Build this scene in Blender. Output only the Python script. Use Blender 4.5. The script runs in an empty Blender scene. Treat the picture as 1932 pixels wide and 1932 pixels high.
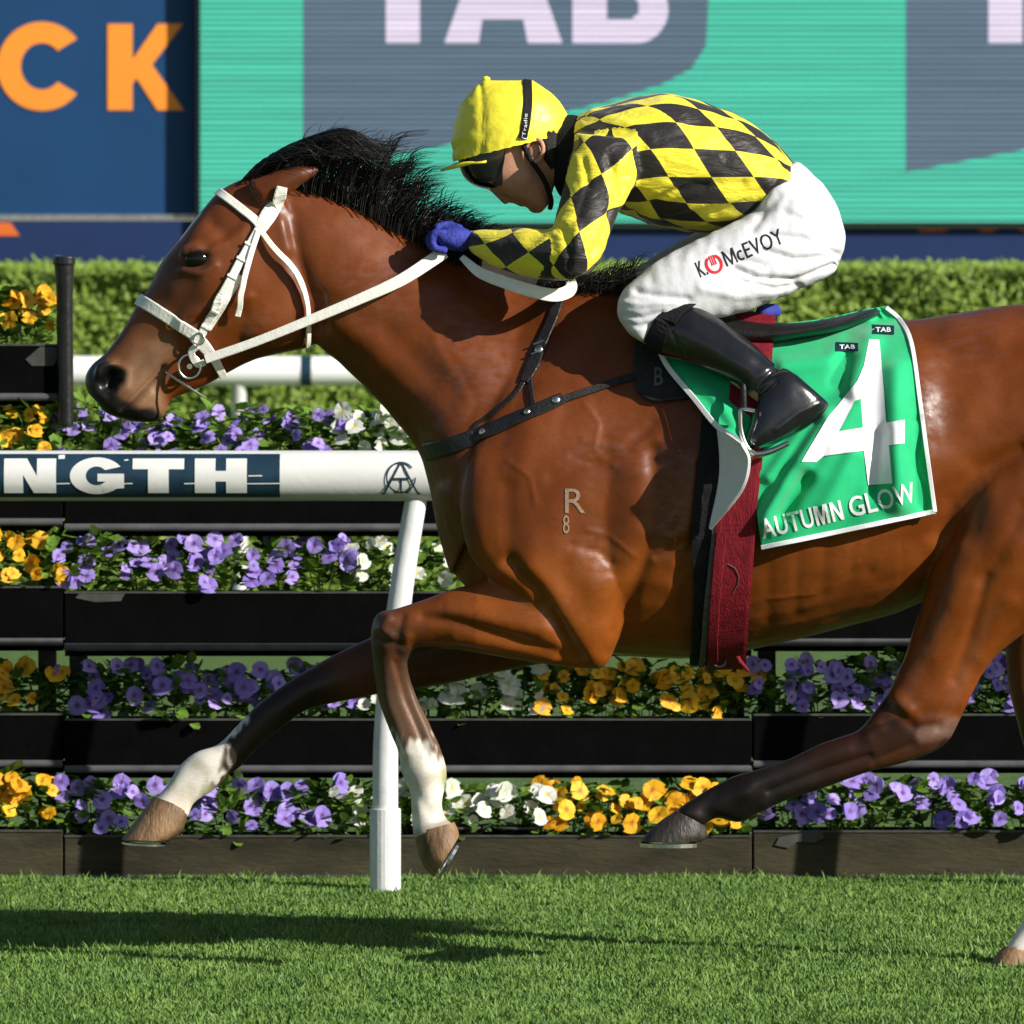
import bpy, bmesh, math, random
import numpy as np
from mathutils import Vector, Matrix, noise
from mathutils.bvhtree import BVHTree

random.seed(7); np.random.seed(7)
scene = bpy.context.scene
COL = scene.collection

# ---------------------------------------------------------------- camera, sky, sun, exposure
FRAME = 2.15                      # metres across the picture at the horse
GU = 1932.0                       # survey grid units across the picture
S = FRAME / GU
DC, CH, HV = 20.0, 1.65, 350.0    # camera distance, eye height, horizon on the survey grid
cam_d = bpy.data.cameras.new('camera'); cam = bpy.data.objects.new('camera', cam_d); COL.objects.link(cam)
cam.location = (0, -DC, CH); cam.rotation_euler = (math.pi / 2, 0, 0)
cam_d.sensor_width = 36; cam_d.lens = 36 * DC / FRAME
cam_d.shift_y = -(966 - HV) / GU
cam_d.clip_end = 500; cam_d.clip_start = 0.5
cam_d.dof.use_dof = True; cam_d.dof.focus_distance = DC - 0.1; cam_d.dof.aperture_fstop = 12.5
scene.camera = cam
SUN_AZ, SUN_EL = math.radians(58), math.radians(26.5)     # azimuth: to the right of the viewer's back
sun_dir = Vector((math.sin(SUN_AZ) * math.cos(SUN_EL), -math.cos(SUN_AZ) * math.cos(SUN_EL), math.sin(SUN_EL)))
w = bpy.data.worlds.new('World'); scene.world = w; w.use_nodes = True
nt = w.node_tree; nt.nodes.clear()
sky = nt.nodes.new('ShaderNodeTexSky'); sky.sky_type = 'NISHITA'; sky.sun_disc = False
sky.sun_elevation = SUN_EL; sky.sun_rotation = math.atan2(sun_dir.x, sun_dir.y)
sky.air_density = 1.0; sky.dust_density = 0.6
bg = nt.nodes.new('ShaderNodeBackground'); bg.inputs['Strength'].default_value = 0.06
wo = nt.nodes.new('ShaderNodeOutputWorld')
nt.links.new(sky.outputs[0], bg.inputs[0]); nt.links.new(bg.outputs[0], wo.inputs[0])
sl = bpy.data.lights.new('sun', 'SUN'); sl.energy = 5.0; sl.angle = math.radians(0.5); sl.color = (1.0, 0.955, 0.88)
so = bpy.data.objects.new('sun', sl); COL.objects.link(so)
so.rotation_euler = sun_dir.to_track_quat('Z', 'Y').to_euler(); so.location = sun_dir * 30
scene.view_settings.view_transform = 'Standard'; scene.view_settings.look = 'None'
scene.view_settings.exposure = 0.4; scene.view_settings.gamma = 1.0
scene.view_settings.use_curve_mapping = False
scene.render.engine = 'CYCLES'; scene.cycles.max_bounces = 5; scene.cycles.diffuse_bounces = 3; scene.cycles.glossy_bounces = 2; scene.cycles.transmission_bounces = 3

# ---------------------------------------------------------------- helpers
def P(u, v, y=0.0):
    "survey grid point (u right, v down) standing y metres behind the horse -> world point"
    k = S * (DC + y) / DC
    return Vector(((u - 966) * k, y, CH - (v - HV) * k))
def uv_of(co):
    k = S * (DC + co[:, 1]) / DC
    return co[:, 0] / k + 966, HV + (CH - co[:, 2]) / k
def cr(a, sub):
    "Catmull-Rom through rows of a"
    a = np.asarray(a, float); n = len(a)
    if n < 3: 
        return np.array([a[0] + (a[-1] - a[0]) * t for t in np.linspace(0, 1, sub + 1)])
    ext = np.vstack([2 * a[0] - a[1], a, 2 * a[-1] - a[-2]]); out = []
    for i in range(n - 1):
        p0, p1, p2, p3 = ext[i:i + 4]
        for k in range(sub):
            t = k / sub
            out.append(0.5 * (2 * p1 + (p2 - p0) * t + (2 * p0 - 5 * p1 + 4 * p2 - p3) * t * t + (3 * p1 - p0 - 3 * p2 + p3) * t ** 3))
    out.append(a[-1]); return np.array(out)
class MB:
    "collects geometry for ONE mesh object"
    def __init__(s): s.v = []; s.f = []; s.m = []
    def add(s, v, f, mi=0):
        b = len(s.v); s.v += [tuple(x) for x in v]; s.f += [tuple(b + i for i in q) for q in f]; s.m += [mi] * len(f); return s
    def box(s, a, b, mi=0):
        (x0, y0, z0), (x1, y1, z1) = a, b
        v = [(x, y, z) for x in (x0, x1) for y in (y0, y1) for z in (z0, z1)]
        return s.add(v, [(0, 1, 3, 2), (4, 6, 7, 5), (0, 4, 5, 1), (2, 3, 7, 6), (0, 2, 6, 4), (1, 5, 7, 3)], mi)
    def tube(s, pts, r, seg=12, mi=0, cap=True, sub=0):
        pts = np.array([tuple(p) for p in pts], float); rr = np.array(r if hasattr(r, '__len__') else [r] * len(pts), float)
        if sub:
            q = cr(np.hstack([pts, rr[:, None]]), sub); pts = q[:, :3]; rr = np.maximum(q[:, 3], 1e-4)
        n = len(pts); V = []; F = []
        t0 = Vector(pts[1] - pts[0]).normalized(); nn = t0.orthogonal().normalized()
        for i in range(n):
            t = Vector(pts[min(i + 1, n - 1)] - pts[max(i - 1, 0)]).normalized()
            nn = (nn - t * nn.dot(t)).normalized(); bb = t.cross(nn)
            for k in range(seg):
                a = 2 * math.pi * k / seg; V.append(tuple(Vector(pts[i]) + (nn * math.cos(a) + bb * math.sin(a)) * rr[i]))
        for i in range(n - 1):
            for k in range(seg):
                k2 = (k + 1) % seg; F.append((i * seg + k, i * seg + k2, (i + 1) * seg + k2, (i + 1) * seg + k))
        if cap: F.append(tuple(range(seg - 1, -1, -1))); F.append(tuple((n - 1) * seg + k for k in range(seg)))
        return s.add(V, F, mi)
    def chain(s, pts, rad, seg=14, mi=0):
        "rounded limb: tube with ball ends"
        pts = [Vector(p) for p in pts]
        q = cr([list(p) + [r] for p, r in zip(pts, rad)], 5)
        d0 = Vector(q[0][:3] - q[1][:3]).normalized(); d1 = Vector(q[-1][:3] - q[-2][:3]).normalized()
        P0 = [(list(Vector(q[0][:3]) + d0 * q[0][3] * math.sin(a)) + [q[0][3] * math.cos(a)]) for a in (1.4, 1.0, .5)]
        P1 = [(list(Vector(q[-1][:3]) + d1 * q[-1][3] * math.sin(a)) + [q[-1][3] * math.cos(a)]) for a in (.5, 1.0, 1.4)]
        q = np.vstack([P0, q, P1])
        return s.tube(q[:, :3], q[:, 3], seg, mi)
    def ball(s, c, r, seg=16, rings=10, mi=0, M=None):
        c = Vector(c); r = Vector(r) if hasattr(r, '__len__') else Vector((r, r, r)); V = []; F = []
        for i in range(rings + 1):
            a = math.pi * min(max(i, .02), rings - .02) / rings
            for k in range(seg):
                b = 2 * math.pi * k / seg; p = Vector((r.x * math.sin(a) * math.cos(b), r.y * math.sin(a) * math.sin(b), r.z * math.cos(a)))
                V.append(tuple(c + ((M @ p) if M else p)))
        for i in range(rings):
            for k in range(seg):
                k2 = (k + 1) % seg; F.append((i * seg + k, (i + 1) * seg + k, (i + 1) * seg + k2, i * seg + k2))
        F.append(tuple(range(seg))); F.append(tuple(rings * seg + k for k in range(seg - 1, -1, -1)))
        return s.add(V, F, mi)
    def loft(s, rings, sub=5, seg=28, pw=1.0, mi=0, mirror=False):
        "rings: (Fu,Fv,Ju,Jv,halfwidth,y0,egg) in survey units; F and J are opposite edges seen from the side"
        q = cr([list(r) + [0.0] * (7 - len(r)) for r in rings], sub)
        V = []; F = []
        for r in q:
            fu, fv, ju, jv, w_, y0, e = r; w_ = max(w_, .002)
            for k in range(seg):
                a = 2 * math.pi * k / seg; c = math.cos(a); sn = math.sin(a)
                sp = math.copysign(abs(sn) ** pw, sn); y = y0 + w_ * sp * (1 + e * c)
                if mirror: y = -y
                V.append(tuple(P((fu + ju) / 2 + (fu - ju) / 2 * c, (fv + jv) / 2 + (fv - jv) / 2 * c, y)))
        n = len(q)
        for i in range(n - 1):
            for k in range(seg):
                k2 = (k + 1) % seg; f = (i * seg + k, i * seg + k2, (i + 1) * seg + k2, (i + 1) * seg + k)
                F.append(f)
        F.append(tuple(range(seg - 1, -1, -1))); F.append(tuple((n - 1) * seg + k for k in range(seg)))
        return s.add(V, F, mi)
    def mesh(s, name, mats, smooth=False, fixn=False):
        me = bpy.data.meshes.new(name); me.from_pydata(s.v, [], s.f)
        for m in (mats if isinstance(mats, (list, tuple)) else [mats]): me.materials.append(m)
        me.polygons.foreach_set('material_index', s.m)
        if fixn:
            b = bmesh.new(); b.from_mesh(me); bmesh.ops.recalc_face_normals(b, faces=b.faces); b.to_mesh(me); b.free()
        if smooth: me.polygons.foreach_set('use_smooth', [True] * len(me.polygons)); me.update(); me.set_sharp_from_angle(angle=math.radians(55))
        me.update(); return me
    def obj(s, name, mats, parent=None, smooth=False, fixn=True, bevel=0.0):
        o = link(name, s.mesh(name, mats, smooth, fixn), parent)
        if bevel:
            m = o.modifiers.new('bevel', 'BEVEL'); m.width = bevel; m.segments = 2; m.limit_method = 'ANGLE'; m.angle_limit = .6
        return o
def link(name, data, parent=None):
    o = bpy.data.objects.new(name, data); COL.objects.link(o)
    if parent is not None: o.parent = parent; o.matrix_parent_inverse = Matrix.Identity(4)
    return o
def root(name, label, cat, group=None):
    o = link(name, None); o['label'] = label; o['category'] = cat
    if group: o['group'] = group
    return o
def tag(o, label, cat, group=None):
    o['label'] = label; o['category'] = cat
    if group: o['group'] = group
    return o
def setting(o): o['kind'] = 'structure'; return o
def remeshed(mb, vox, smooth=6, name='body'):
    me = mb.mesh(name, [], fixn=True); o = link('tmp_remesh', me)
    m = o.modifiers.new('r', 'REMESH'); m.mode = 'VOXEL'; m.voxel_size = vox
    if smooth:
        m = o.modifiers.new('s', 'SMOOTH'); m.iterations = smooth; m.factor = .5
    dg = bpy.context.evaluated_depsgraph_get(); dg.update()
    out = bpy.data.meshes.new_from_object(o.evaluated_get(dg)); bpy.data.objects.remove(o)
    out.name = name; out.polygons.foreach_set('use_smooth', [True] * len(out.polygons)); return out
def get_co(me):
    a = np.empty(len(me.vertices) * 3); me.vertices.foreach_get('co', a); return a.reshape(-1, 3)
def get_no(me):
    a = np.empty(len(me.vertices) * 3); me.vertex_normals.foreach_get('vector', a); return a.reshape(-1, 3)
def set_co(me, a): me.vertices.foreach_set('co', np.ascontiguousarray(a).ravel()); me.update()
def seg_dist(u, v, pts):
    "distance from points to a polyline, and the parameter 0..1 along it"
    best = np.full(len(u), 1e9); par = np.zeros(len(u)); n = len(pts) - 1
    for i in range(n):
        (ax, ay), (bx, by) = pts[i], pts[i + 1]; dx, dy = bx - ax, by - ay; L = dx * dx + dy * dy + 1e-9
        t = np.clip(((u - ax) * dx + (v - ay) * dy) / L, 0, 1); d = np.hypot(u - ax - t * dx, v - ay - t * dy)
        k = d < best; best[k] = d[k]; par[k] = (i + t[k]) / n
    return best, par
def sstep(a, b, x): t = np.clip((x - a) / (b - a), 0, 1); return t * t * (3 - 2 * t)

# ---------------------------------------------------------------- materials
def mat(name, col, rough=.6, spec=.5, var=.12, vscale=30., bump=0., bscale=120., metal=0., attr=None, emit=0., coat=0., sheen=0., rvar=0., stretch=None, objrand=0., fine=0.):
    m = bpy.data.materials.new(name); m.use_nodes = True; t = m.node_tree; N = t.nodes; b = N['Principled BSDF']
    b.inputs['Roughness'].default_value = rough; b.inputs['Specular IOR Level'].default_value = spec; b.inputs['Metallic'].default_value = metal
    if coat: b.inputs['Coat Weight'].default_value = coat; b.inputs['Coat Roughness'].default_value = .25
    if sheen: b.inputs['Sheen Weight'].default_value = sheen
    tc = N.new('ShaderNodeTexCoord'); vec = tc.outputs['Object']
    if stretch:
        mp = N.new('ShaderNodeMapping'); mp.inputs['Scale'].default_value = stretch; t.links.new(vec, mp.inputs['Vector']); vec = mp.outputs[0]
    nz = N.new('ShaderNodeTexNoise'); nz.inputs['Scale'].default_value = vscale; nz.inputs['Detail'].default_value = 5
    t.links.new(vec, nz.inputs['Vector'])
    mr = N.new('ShaderNodeMapRange'); mr.inputs['From Min'].default_value = .3; mr.inputs['From Max'].default_value = .7
    mr.inputs['To Min'].default_value = 1 - var; mr.inputs['To Max'].default_value = 1 + var
    t.links.new(nz.outputs['Fac'], mr.inputs['Value']); fac = mr.outputs[0]
    if fine:
        fm = N.new('ShaderNodeMapping'); fm.inputs['Scale'].default_value = (90, 200, 330); fm.inputs['Rotation'].default_value = (0, .75, 0); t.links.new(tc.outputs['Object'], fm.inputs['Vector'])
        fz = N.new('ShaderNodeTexNoise'); fz.inputs['Scale'].default_value = 1.0; fz.inputs['Detail'].default_value = 3; t.links.new(fm.outputs[0], fz.inputs['Vector'])
        fr = N.new('ShaderNodeMapRange'); fr.inputs['From Min'].default_value = .3; fr.inputs['From Max'].default_value = .7; fr.inputs['To Min'].default_value = 1 - fine; fr.inputs['To Max'].default_value = 1 + fine
        t.links.new(fz.outputs['Fac'], fr.inputs['Value']); fq = N.new('ShaderNodeMath'); fq.operation = 'MULTIPLY'; t.links.new(fac, fq.inputs[0]); t.links.new(fr.outputs[0], fq.inputs[1]); fac = fq.outputs[0]
    if objrand:
        oi = N.new('ShaderNodeObjectInfo'); m2 = N.new('ShaderNodeMapRange'); m2.inputs['To Min'].default_value = 1 - objrand; m2.inputs['To Max'].default_value = 1 + objrand
        t.links.new(oi.outputs['Random'], m2.inputs['Value']); mm = N.new('ShaderNodeMath'); mm.operation = 'MULTIPLY'
        t.links.new(fac, mm.inputs[0]); t.links.new(m2.outputs[0], mm.inputs[1]); fac = mm.outputs[0]
    vm = N.new('ShaderNodeVectorMath'); vm.operation = 'SCALE'
    if attr:
        a = N.new('ShaderNodeAttribute'); a.attribute_name = attr; t.links.new(a.outputs['Color'], vm.inputs[0])
    else: vm.inputs[0].default_value = col[:3]
    t.links.new(fac, vm.inputs['Scale']); t.links.new(vm.outputs[0], b.inputs['Base Color'])
    if rvar:
        m3 = N.new('ShaderNodeMapRange'); m3.inputs['From Min'].default_value = .3; m3.inputs['From Max'].default_value = .7
        m3.inputs['To Min'].default_value = rough - rvar; m3.inputs['To Max'].default_value = rough + rvar
        t.links.new(nz.outputs['Fac'], m3.inputs['Value']); t.links.new(m3.outputs[0], b.inputs['Roughness'])
    if bump:
        n2 = N.new('ShaderNodeTexNoise'); n2.inputs['Scale'].default_value = bscale; n2.inputs['Detail'].default_value = 6; t.links.new(vec, n2.inputs['Vector'])
        bp = N.new('ShaderNodeBump'); bp.inputs['Strength'].default_value = bump; bp.inputs['Distance'].default_value = .01
        t.links.new(n2.outputs['Fac'], bp.inputs['Height']); t.links.new(bp.outputs[0], b.inputs['Normal'])
    if emit:
        t.links.new(vm.outputs[0], b.inputs['Emission Color']); b.inputs['Emission Strength'].default_value = emit
    m['b'] = 1; return m
M = {}
M['white_paint'] = mat('white_paint', (.70, .70, .67), .4, .5, .05, 8, .05, 60)
M['far_white'] = mat('far_white', (.9, .9, .88), .5, .3, .03, 8)
M['white_plastic'] = mat('white_plastic', (.72, .73, .72), .45, .5, .08, 14, .1, 50)
M['navy_print'] = mat('navy_print', (.012, .035, .06), .35, .5, .25, 20)
M['black_plastic'] = mat('black_plastic', (.0016, .0017, .0018), .8, .05, .4, 14, .15, 60)
M['dusty_board'] = mat('dusty_board', (.042, .036, .02), .8, .2, .45, 5, .3, 40, stretch=(1, 1, 3.5))
M['grey_pipe'] = mat('grey_pipe', (.085, .085, .09), .7, .2, .25, 20)
M['soil'] = mat('soil', (.03, .02, .012), .95, .1, .4, 60, .6, 80)
M['black_post'] = mat('black_post', (.012, .012, .013), .3, .5, .4, 18, .2, 40)
M['navy_board'] = mat('navy_board', (.008, .052, .15), .55, .3, .06, 3)
M['navy_strip'] = mat('navy_strip', (.013, .032, .11), .55, .3, .08, 3)
M['orange'] = mat('orange', (.95, .30, .035), .55, .3, .04, 6)
M['orange_dull'] = mat('orange_dull', (.75, .16, .03), .55, .3, .04, 6)
M['alu'] = mat('aluminium', (.5, .5, .48), .4, .5, .3, 40, metal=.8)
M['leather_white'] = mat('leather_white', (.84, .82, .74), .45, .4, .07, 80, .15, 200)
M['leather_black'] = mat('leather_black', (.012, .011, .011), .4, .5, .3, 60, .2, 150)
M['steel'] = mat('steel', (.62, .62, .6), .25, .5, .1, 60, metal=1.)
M['red_web'] = mat('red_web', (.17, .008, .016), .75, .2, .25, 90, .3, 300, stretch=(1, 1, .2))
M['grey_web'] = mat('grey_web', (.11, .11, .1), .8, .2, .2, 90)
M['rubber'] = mat('rubber', (.016, .016, .017), .6, .3, .3, 90, .2, 200)
M['cloth_green'] = mat('cloth_green', (.012, .44, .17), .75, .2, .07, 25, .12, 400, sheen=.2)
M['cloth_white'] = mat('cloth_white', (.78, .78, .80), .8, .2, .04, 25, .1, 400)
M['silk_yellow'] = mat('silk_yellow', (.92, .80, .05), .42, .5, .08, 25, .25, 45)
M['breeches'] = mat('breeches', (.63, .63, .655), .75, .2, .03, 20, .5, 18)
M['boot'] = mat('boot', (.009, .009, .010), .22, .6, .2, 40, .12, 30, coat=.3)
M['glove'] = mat('glove', (.035, .045, .30), .7, .3, .2, 60, .4, 200)
M['skin'] = mat('skin', (.52, .26, .17), .5, .4, .08, 60, .1, 200)
M['black_lens'] = mat('black_lens', (.006, .006, .007), .15, .6, .1, 20)
M['dark_hair'] = mat('dark_hair', (.012, .009, .007), .5, .4, .3, 200, .5, 400)
M['black_cloth'] = mat('black_cloth', (.012, .012, .013), .8, .2, .3, 50, .3, 200)
M['print_black'] = mat('print_black', (.015, .014, .018), .7, .2, .1, 50)
M['print_red'] = mat('print_red', (.65, .02, .03), .7, .2, .1, 50)
M['navy_patch'] = mat('navy_patch', (.008, .03, .045), .7, .2, .1, 50)
M['hoof'] = mat('hoof', (.21, .125, .065), .55, .3, .6, 22, .4, 120, stretch=(1, 1, .4))
M['hoof_dark'] = mat('hoof_dark', (.04, .034, .028), .5, .4, .35, 60, .4, 120, stretch=(1, 1, .4))
M['eye'] = mat('eye', (.004, .003, .002), .12, .4, .1, 20)
M['mane'] = mat('mane', (.011, .009, .008), .42, .5, .5, 150)
M['coat'] = mat('bay_coat', (.27, .075, .02), .40, .30, .22, 9, .05, 70, attr='coat', rvar=.13, stretch=(1, 1, .8), fine=.09)
M['brand'] = mat('brand', (.28, .19, .13), .7, .2, .3, 300)
# ================================================================ SETTING
def plate(loops, y, th, name, m, parent=None, fn=None):
    "flat shape with thickness: loops of survey points, the first the outline, others holes"
    b = bmesh.new(); es = []
    for lp in loops:
        vs = [b.verts.new((u, v, 0)) for u, v in lp]
        es += [b.edges.new((vs[i], vs[(i + 1) % len(vs)])) for i in range(len(vs))]
    bmesh.ops.triangle_fill(b, use_beauty=True, edges=es)
    g = bmesh.ops.extrude_face_region(b, geom=list(b.faces))
    for e in g['geom']:
        if isinstance(e, bmesh.types.BMVert): e.co.z = 1
    for v in b.verts:
        q = P(v.co.x, v.co.y, y); q.y += th * v.co.z; v.co = q
    bmesh.ops.recalc_face_normals(b, faces=b.faces)
    me = bpy.data.meshes.new(name); b.to_mesh(me); b.free(); me.materials.append(m); return link(name, me, parent)
def arc(cx, cy, r, a0, a1, n=20, ry=None):
    ry = r if ry is None else ry
    return [(cx + r * math.cos(math.radians(a0 + (a1 - a0) * i / n)), cy - ry * math.sin(math.radians(a0 + (a1 - a0) * i / n))) for i in range(n + 1)]
def text2d(body, bold=0.0, size=1.0):
    "built-in lettering as flat triangles (x right, y up)"
    c = bpy.data.curves.new('lettering', 'FONT'); c.body = body; c.offset = bold; c.size = size; c.resolution_u = 4; c.space_character = 1.08
    o = link('tmp_text', c); dg = bpy.context.evaluated_depsgraph_get(); dg.update()
    me = bpy.data.meshes.new_from_object(o.evaluated_get(dg)); bpy.data.objects.remove(o)
    b = bmesh.new(); b.from_mesh(me); bmesh.ops.triangulate(b, faces=b.faces)
    bmesh.ops.remove_doubles(b, verts=b.verts, dist=1e-4)
    return b
def text_mesh(body, bold, box, fn, name, m, parent, cuts=0, shear=0.):
    "letters stretched into box=(x0,y0,x1,y1) then carried onto a surface by fn"
    b = text2d(body, bold)
    for _ in range(cuts + 1 if cuts else 0):
        le = [e for e in b.edges if e.calc_length() > .14]
        if not le: break
        bmesh.ops.subdivide_edges(b, edges=le, cuts=1); bmesh.ops.triangulate(b, faces=b.faces)
    xs = [v.co.x for v in b.verts]; ys = [v.co.y for v in b.verts]; x0, x1, y0, y1 = min(xs), max(xs), min(ys), max(ys)
    for v in b.verts:
        s, t = (v.co.x - x0) / (x1 - x0), (v.co.y - y0) / (y1 - y0)
        v.co = fn(box[0] + (box[2] - box[0]) * s, box[1] + (box[3] - box[1]) * t)
    me = bpy.data.meshes.new(name); b.to_mesh(me); b.free(); me.materials.append(m)
    return link(name, me, parent)

GLYPH = {'m': [(0, 0), (0, 1), (.17, 1), (.5, .22), (.83, 1), (1, 1), (1, 0), (.87, 0), (.87, .78), (.55, 0), (.45, 0), (.13, .78), (.13, 0)],
         'M': [(0, 0), (0, 1), (.30, 1), (.5, .36), (.70, 1), (1, 1), (1, 0), (.8, 0), (.8, .74), (.58, 0), (.42, 0), (.2, .74), (.2, 0)],
         'N': [(0, 0), (0, 1), (.27, 1), (.76, .32), (.76, 1), (1, 1), (1, 0), (.73, 0), (.24, .68), (.24, 0)]}
def glyph(ch, box, fn, name, m, parent, step=6):
    b = bmesh.new(); vs = [b.verts.new((box[0] + (box[2] - box[0]) * x, box[1] + (box[3] - box[1]) * y, 0)) for x, y in GLYPH[ch]]
    es = [b.edges.new((vs[i], vs[(i + 1) % len(vs)])) for i in range(len(vs))]; bmesh.ops.triangle_fill(b, use_beauty=True, edges=es)
    for _ in range(5):
        le = [e for e in b.edges if e.calc_length() > step]
        if not le: break
        bmesh.ops.subdivide_edges(b, edges=le, cuts=1); bmesh.ops.triangulate(b, faces=b.faces)
    for q in b.verts: q.co = fn(q.co.x, q.co.y)
    me = bpy.data.meshes.new(name); b.to_mesh(me); b.free(); me.materials.append(m); return link(name, me, parent)
# ---- ground
def ground_mat(name, c1, c2, sc):
    m = bpy.data.materials.new(name); m.use_nodes = True; t = m.node_tree; N = t.nodes; b = N['Principled BSDF']
    tc = N.new('ShaderNodeTexCoord'); n1 = N.new('ShaderNodeTexNoise'); n1.inputs['Scale'].default_value = sc; n1.inputs['Detail'].default_value = 8
    t.links.new(tc.outputs['Object'], n1.inputs['Vector']); r = N.new('ShaderNodeValToRGB')
    r.color_ramp.elements[0].position = .35; r.color_ramp.elements[0].color = (*c1, 1); r.color_ramp.elements[1].position = .68; r.color_ramp.elements[1].color = (*c2, 1)
    t.links.new(n1.outputs['Fac'], r.inputs[0]); t.links.new(r.outputs[0], b.inputs['Base Color']); b.inputs['Roughness'].default_value = .9
    n2 = N.new('ShaderNodeTexNoise'); n2.inputs['Scale'].default_value = 90; t.links.new(tc.outputs['Object'], n2.inputs['Vector'])
    bp = N.new('ShaderNodeBump'); bp.inputs['Strength'].default_value = .6; bp.inputs['Distance'].default_value = .03
    t.links.new(n2.outputs['Fac'], bp.inputs['Height']); t.links.new(bp.outputs[0], b.inputs['Normal']); return m
M['turf'] = ground_mat('turf', (.045, .095, .015), (.11, .195, .036), 14)
g = setting(MB().add([(-300, -120, 0), (300, -120, 0), (300, 400, 0), (-300, 400, 0)], [(0, 1, 2, 3)]).obj('ground', M['turf']))

def leafmat(name, c1, c2, sc, rough=.55, trans=.25):
    m = bpy.data.materials.new(name); m.use_nodes = True; t = m.node_tree; N = t.nodes; b = N['Principled BSDF']
    tc = N.new('ShaderNodeTexCoord'); n1 = N.new('ShaderNodeTexNoise'); n1.inputs['Scale'].default_value = sc; n1.inputs['Detail'].default_value = 10; n1.inputs['Roughness'].default_value = .78
    t.links.new(tc.outputs['Object'], n1.inputs['Vector']); r = N.new('ShaderNodeValToRGB')
    r.color_ramp.elements[0].position = .36; r.color_ramp.elements[0].color = (*c1, 1); r.color_ramp.elements[1].position = .66; r.color_ramp.elements[1].color = (*c2, 1)
    t.links.new(n1.outputs['Fac'], r.inputs[0]); t.links.new(r.outputs[0], b.inputs['Base Color']); b.inputs['Roughness'].default_value = rough
    b.inputs['Specular IOR Level'].default_value = .35
    if not trans: return m
    tr = N.new('ShaderNodeBsdfTranslucent'); t.links.new(r.outputs[0], tr.inputs[0]); mx = N.new('ShaderNodeMixShader'); mx.inputs[0].default_value = trans
    o = N['Material Output']; t.links.new(b.outputs[0], mx.inputs[1]); t.links.new(tr.outputs[0], mx.inputs[2]); t.links.new(mx.outputs[0], o.inputs[0]); return m
M['grass'] = leafmat('grass', (.06, .14, .022), (.185, .30, .055), 3.5, .6, 0)
def raw_mesh(name, V, F, m, nper):
    "fast mesh from numpy arrays; F (n,nper)"
    me = bpy.data.meshes.new(name); me.vertices.add(len(V)); me.vertices.foreach_set('co', V.ravel())
    me.loops.add(F.size); me.loops.foreach_set('vertex_index', F.ravel().astype(np.int32)); me.polygons.add(len(F))
    me.polygons.foreach_set('loop_start', np.arange(0, F.size, nper, dtype=np.int32))
    me.update(calc_edges=True); me.materials.append(m); return me
def blades(n, x0, x1, y0, y1, h0, h1, wd):
    rg = np.random.default_rng(3)
    x = rg.uniform(x0, x1, n); y = rg.uniform(y0, y1, n)
    pat = .5 + .5 * np.sin(x * 7.1 + 2 * np.sin(y * 5.3)) * np.sin(y * 6.3 + 1.7 * np.sin(x * 3.9))
    pat2 = .5 + .5 * np.sin(x * 23 + 3 * np.sin(y * 17)) * np.sin(y * 29 + 2 * np.sin(x * 13))
    h = rg.uniform(h0, h1, n) * (.55 + .45 * pat + .5 * pat2); long_ = rg.random(n) < .025; h[long_] *= 1.9
    a = rg.uniform(0, 2 * np.pi, n); la = rg.uniform(0, 2 * np.pi, n); ln = rg.uniform(.15, .8, n) * h
    dx, dy = np.cos(a) * wd * .5, np.sin(a) * wd * .5; lx, ly = np.cos(la) * ln, np.sin(la) * ln
    V = np.empty((n, 5, 3)); z = np.zeros(n)
    V[:, 0] = np.stack([x - dx, y - dy, z], 1); V[:, 1] = np.stack([x + dx, y + dy, z], 1)
    V[:, 2] = np.stack([x + dx * .8 + lx * .35, y + dy * .8 + ly * .35, h * .6], 1); V[:, 3] = np.stack([x - dx * .8 + lx * .35, y - dy * .8 + ly * .35, h * .6], 1)
    V[:, 4] = np.stack([x + lx, y + ly, h], 1)
    b = np.arange(n)[:, None] * 5
    F = np.concatenate([b + np.array([[0, 1, 2]]), b + np.array([[0, 2, 3]]), b + np.array([[3, 2, 4]])], 0)
    return V.reshape(-1, 3), F
Vb, Fb = blades(330000, -1.5, 1.5, -1.5, 2.66, .009, .017, .0042)
Vo, Fo = blades(190000, -3.4, 3.4, -3.4, 2.66, .010, .019, .0075)
bx_, by_ = Vo[::5, 0], Vo[::5, 1]; out_ = (np.abs(bx_) > 1.5) | (by_ < -1.5); idx = np.where(out_)[0]; Vo = Vo.reshape(-1, 5, 3)[idx].reshape(-1, 3)
b0 = np.arange(len(idx))[:, None] * 5 + len(Vb); Fo = np.concatenate([b0 + np.array([[0, 1, 2]]), b0 + np.array([[0, 2, 3]]), b0 + np.array([[3, 2, 4]])], 0); Vb = np.vstack([Vb, Vo]); Fb = np.vstack([Fb, Fo])
gr = link('grass', raw_mesh('grass', Vb, Fb, M['grass'], 3)); gr['kind'] = 'stuff'; gr['label'] = 'short green racecourse turf in front of the planters'

# ---- hedge
HY_ = 15.6
M['hedge_leaf'] = leafmat('hedge_leaf', (.085, .15, .014), (.24, .34, .04), 22, .6, 0)
M['hedge_core'] = mat('hedge_core', (.09, .15, .018), .9, .1, .3, 20)
hz = CH - (487 - HV) * S * (DC + HY_) / DC
hroot = root('hedge', 'clipped bright green hedge behind the far rail under the boards', 'hedge')
MB().box((-6.4, HY_ + .1, -.02), (5.2, HY_ + .7, hz - .07)).obj('inner_twigs', M['hedge_core'], hroot)
rg = np.random.default_rng(11); n = 118000
x = rg.uniform(-6.4, 5.2, n); topf = rg.random(n) < .22
z = np.where(topf, hz + rg.normal(-.045, .014, n), rg.uniform(0, hz - .03, n)); y = np.where(topf, rg.uniform(HY_, HY_ + .6, n), HY_ + rg.normal(.06, .025, n) + .03 * np.sin(x * 9 + z * 7))
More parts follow.
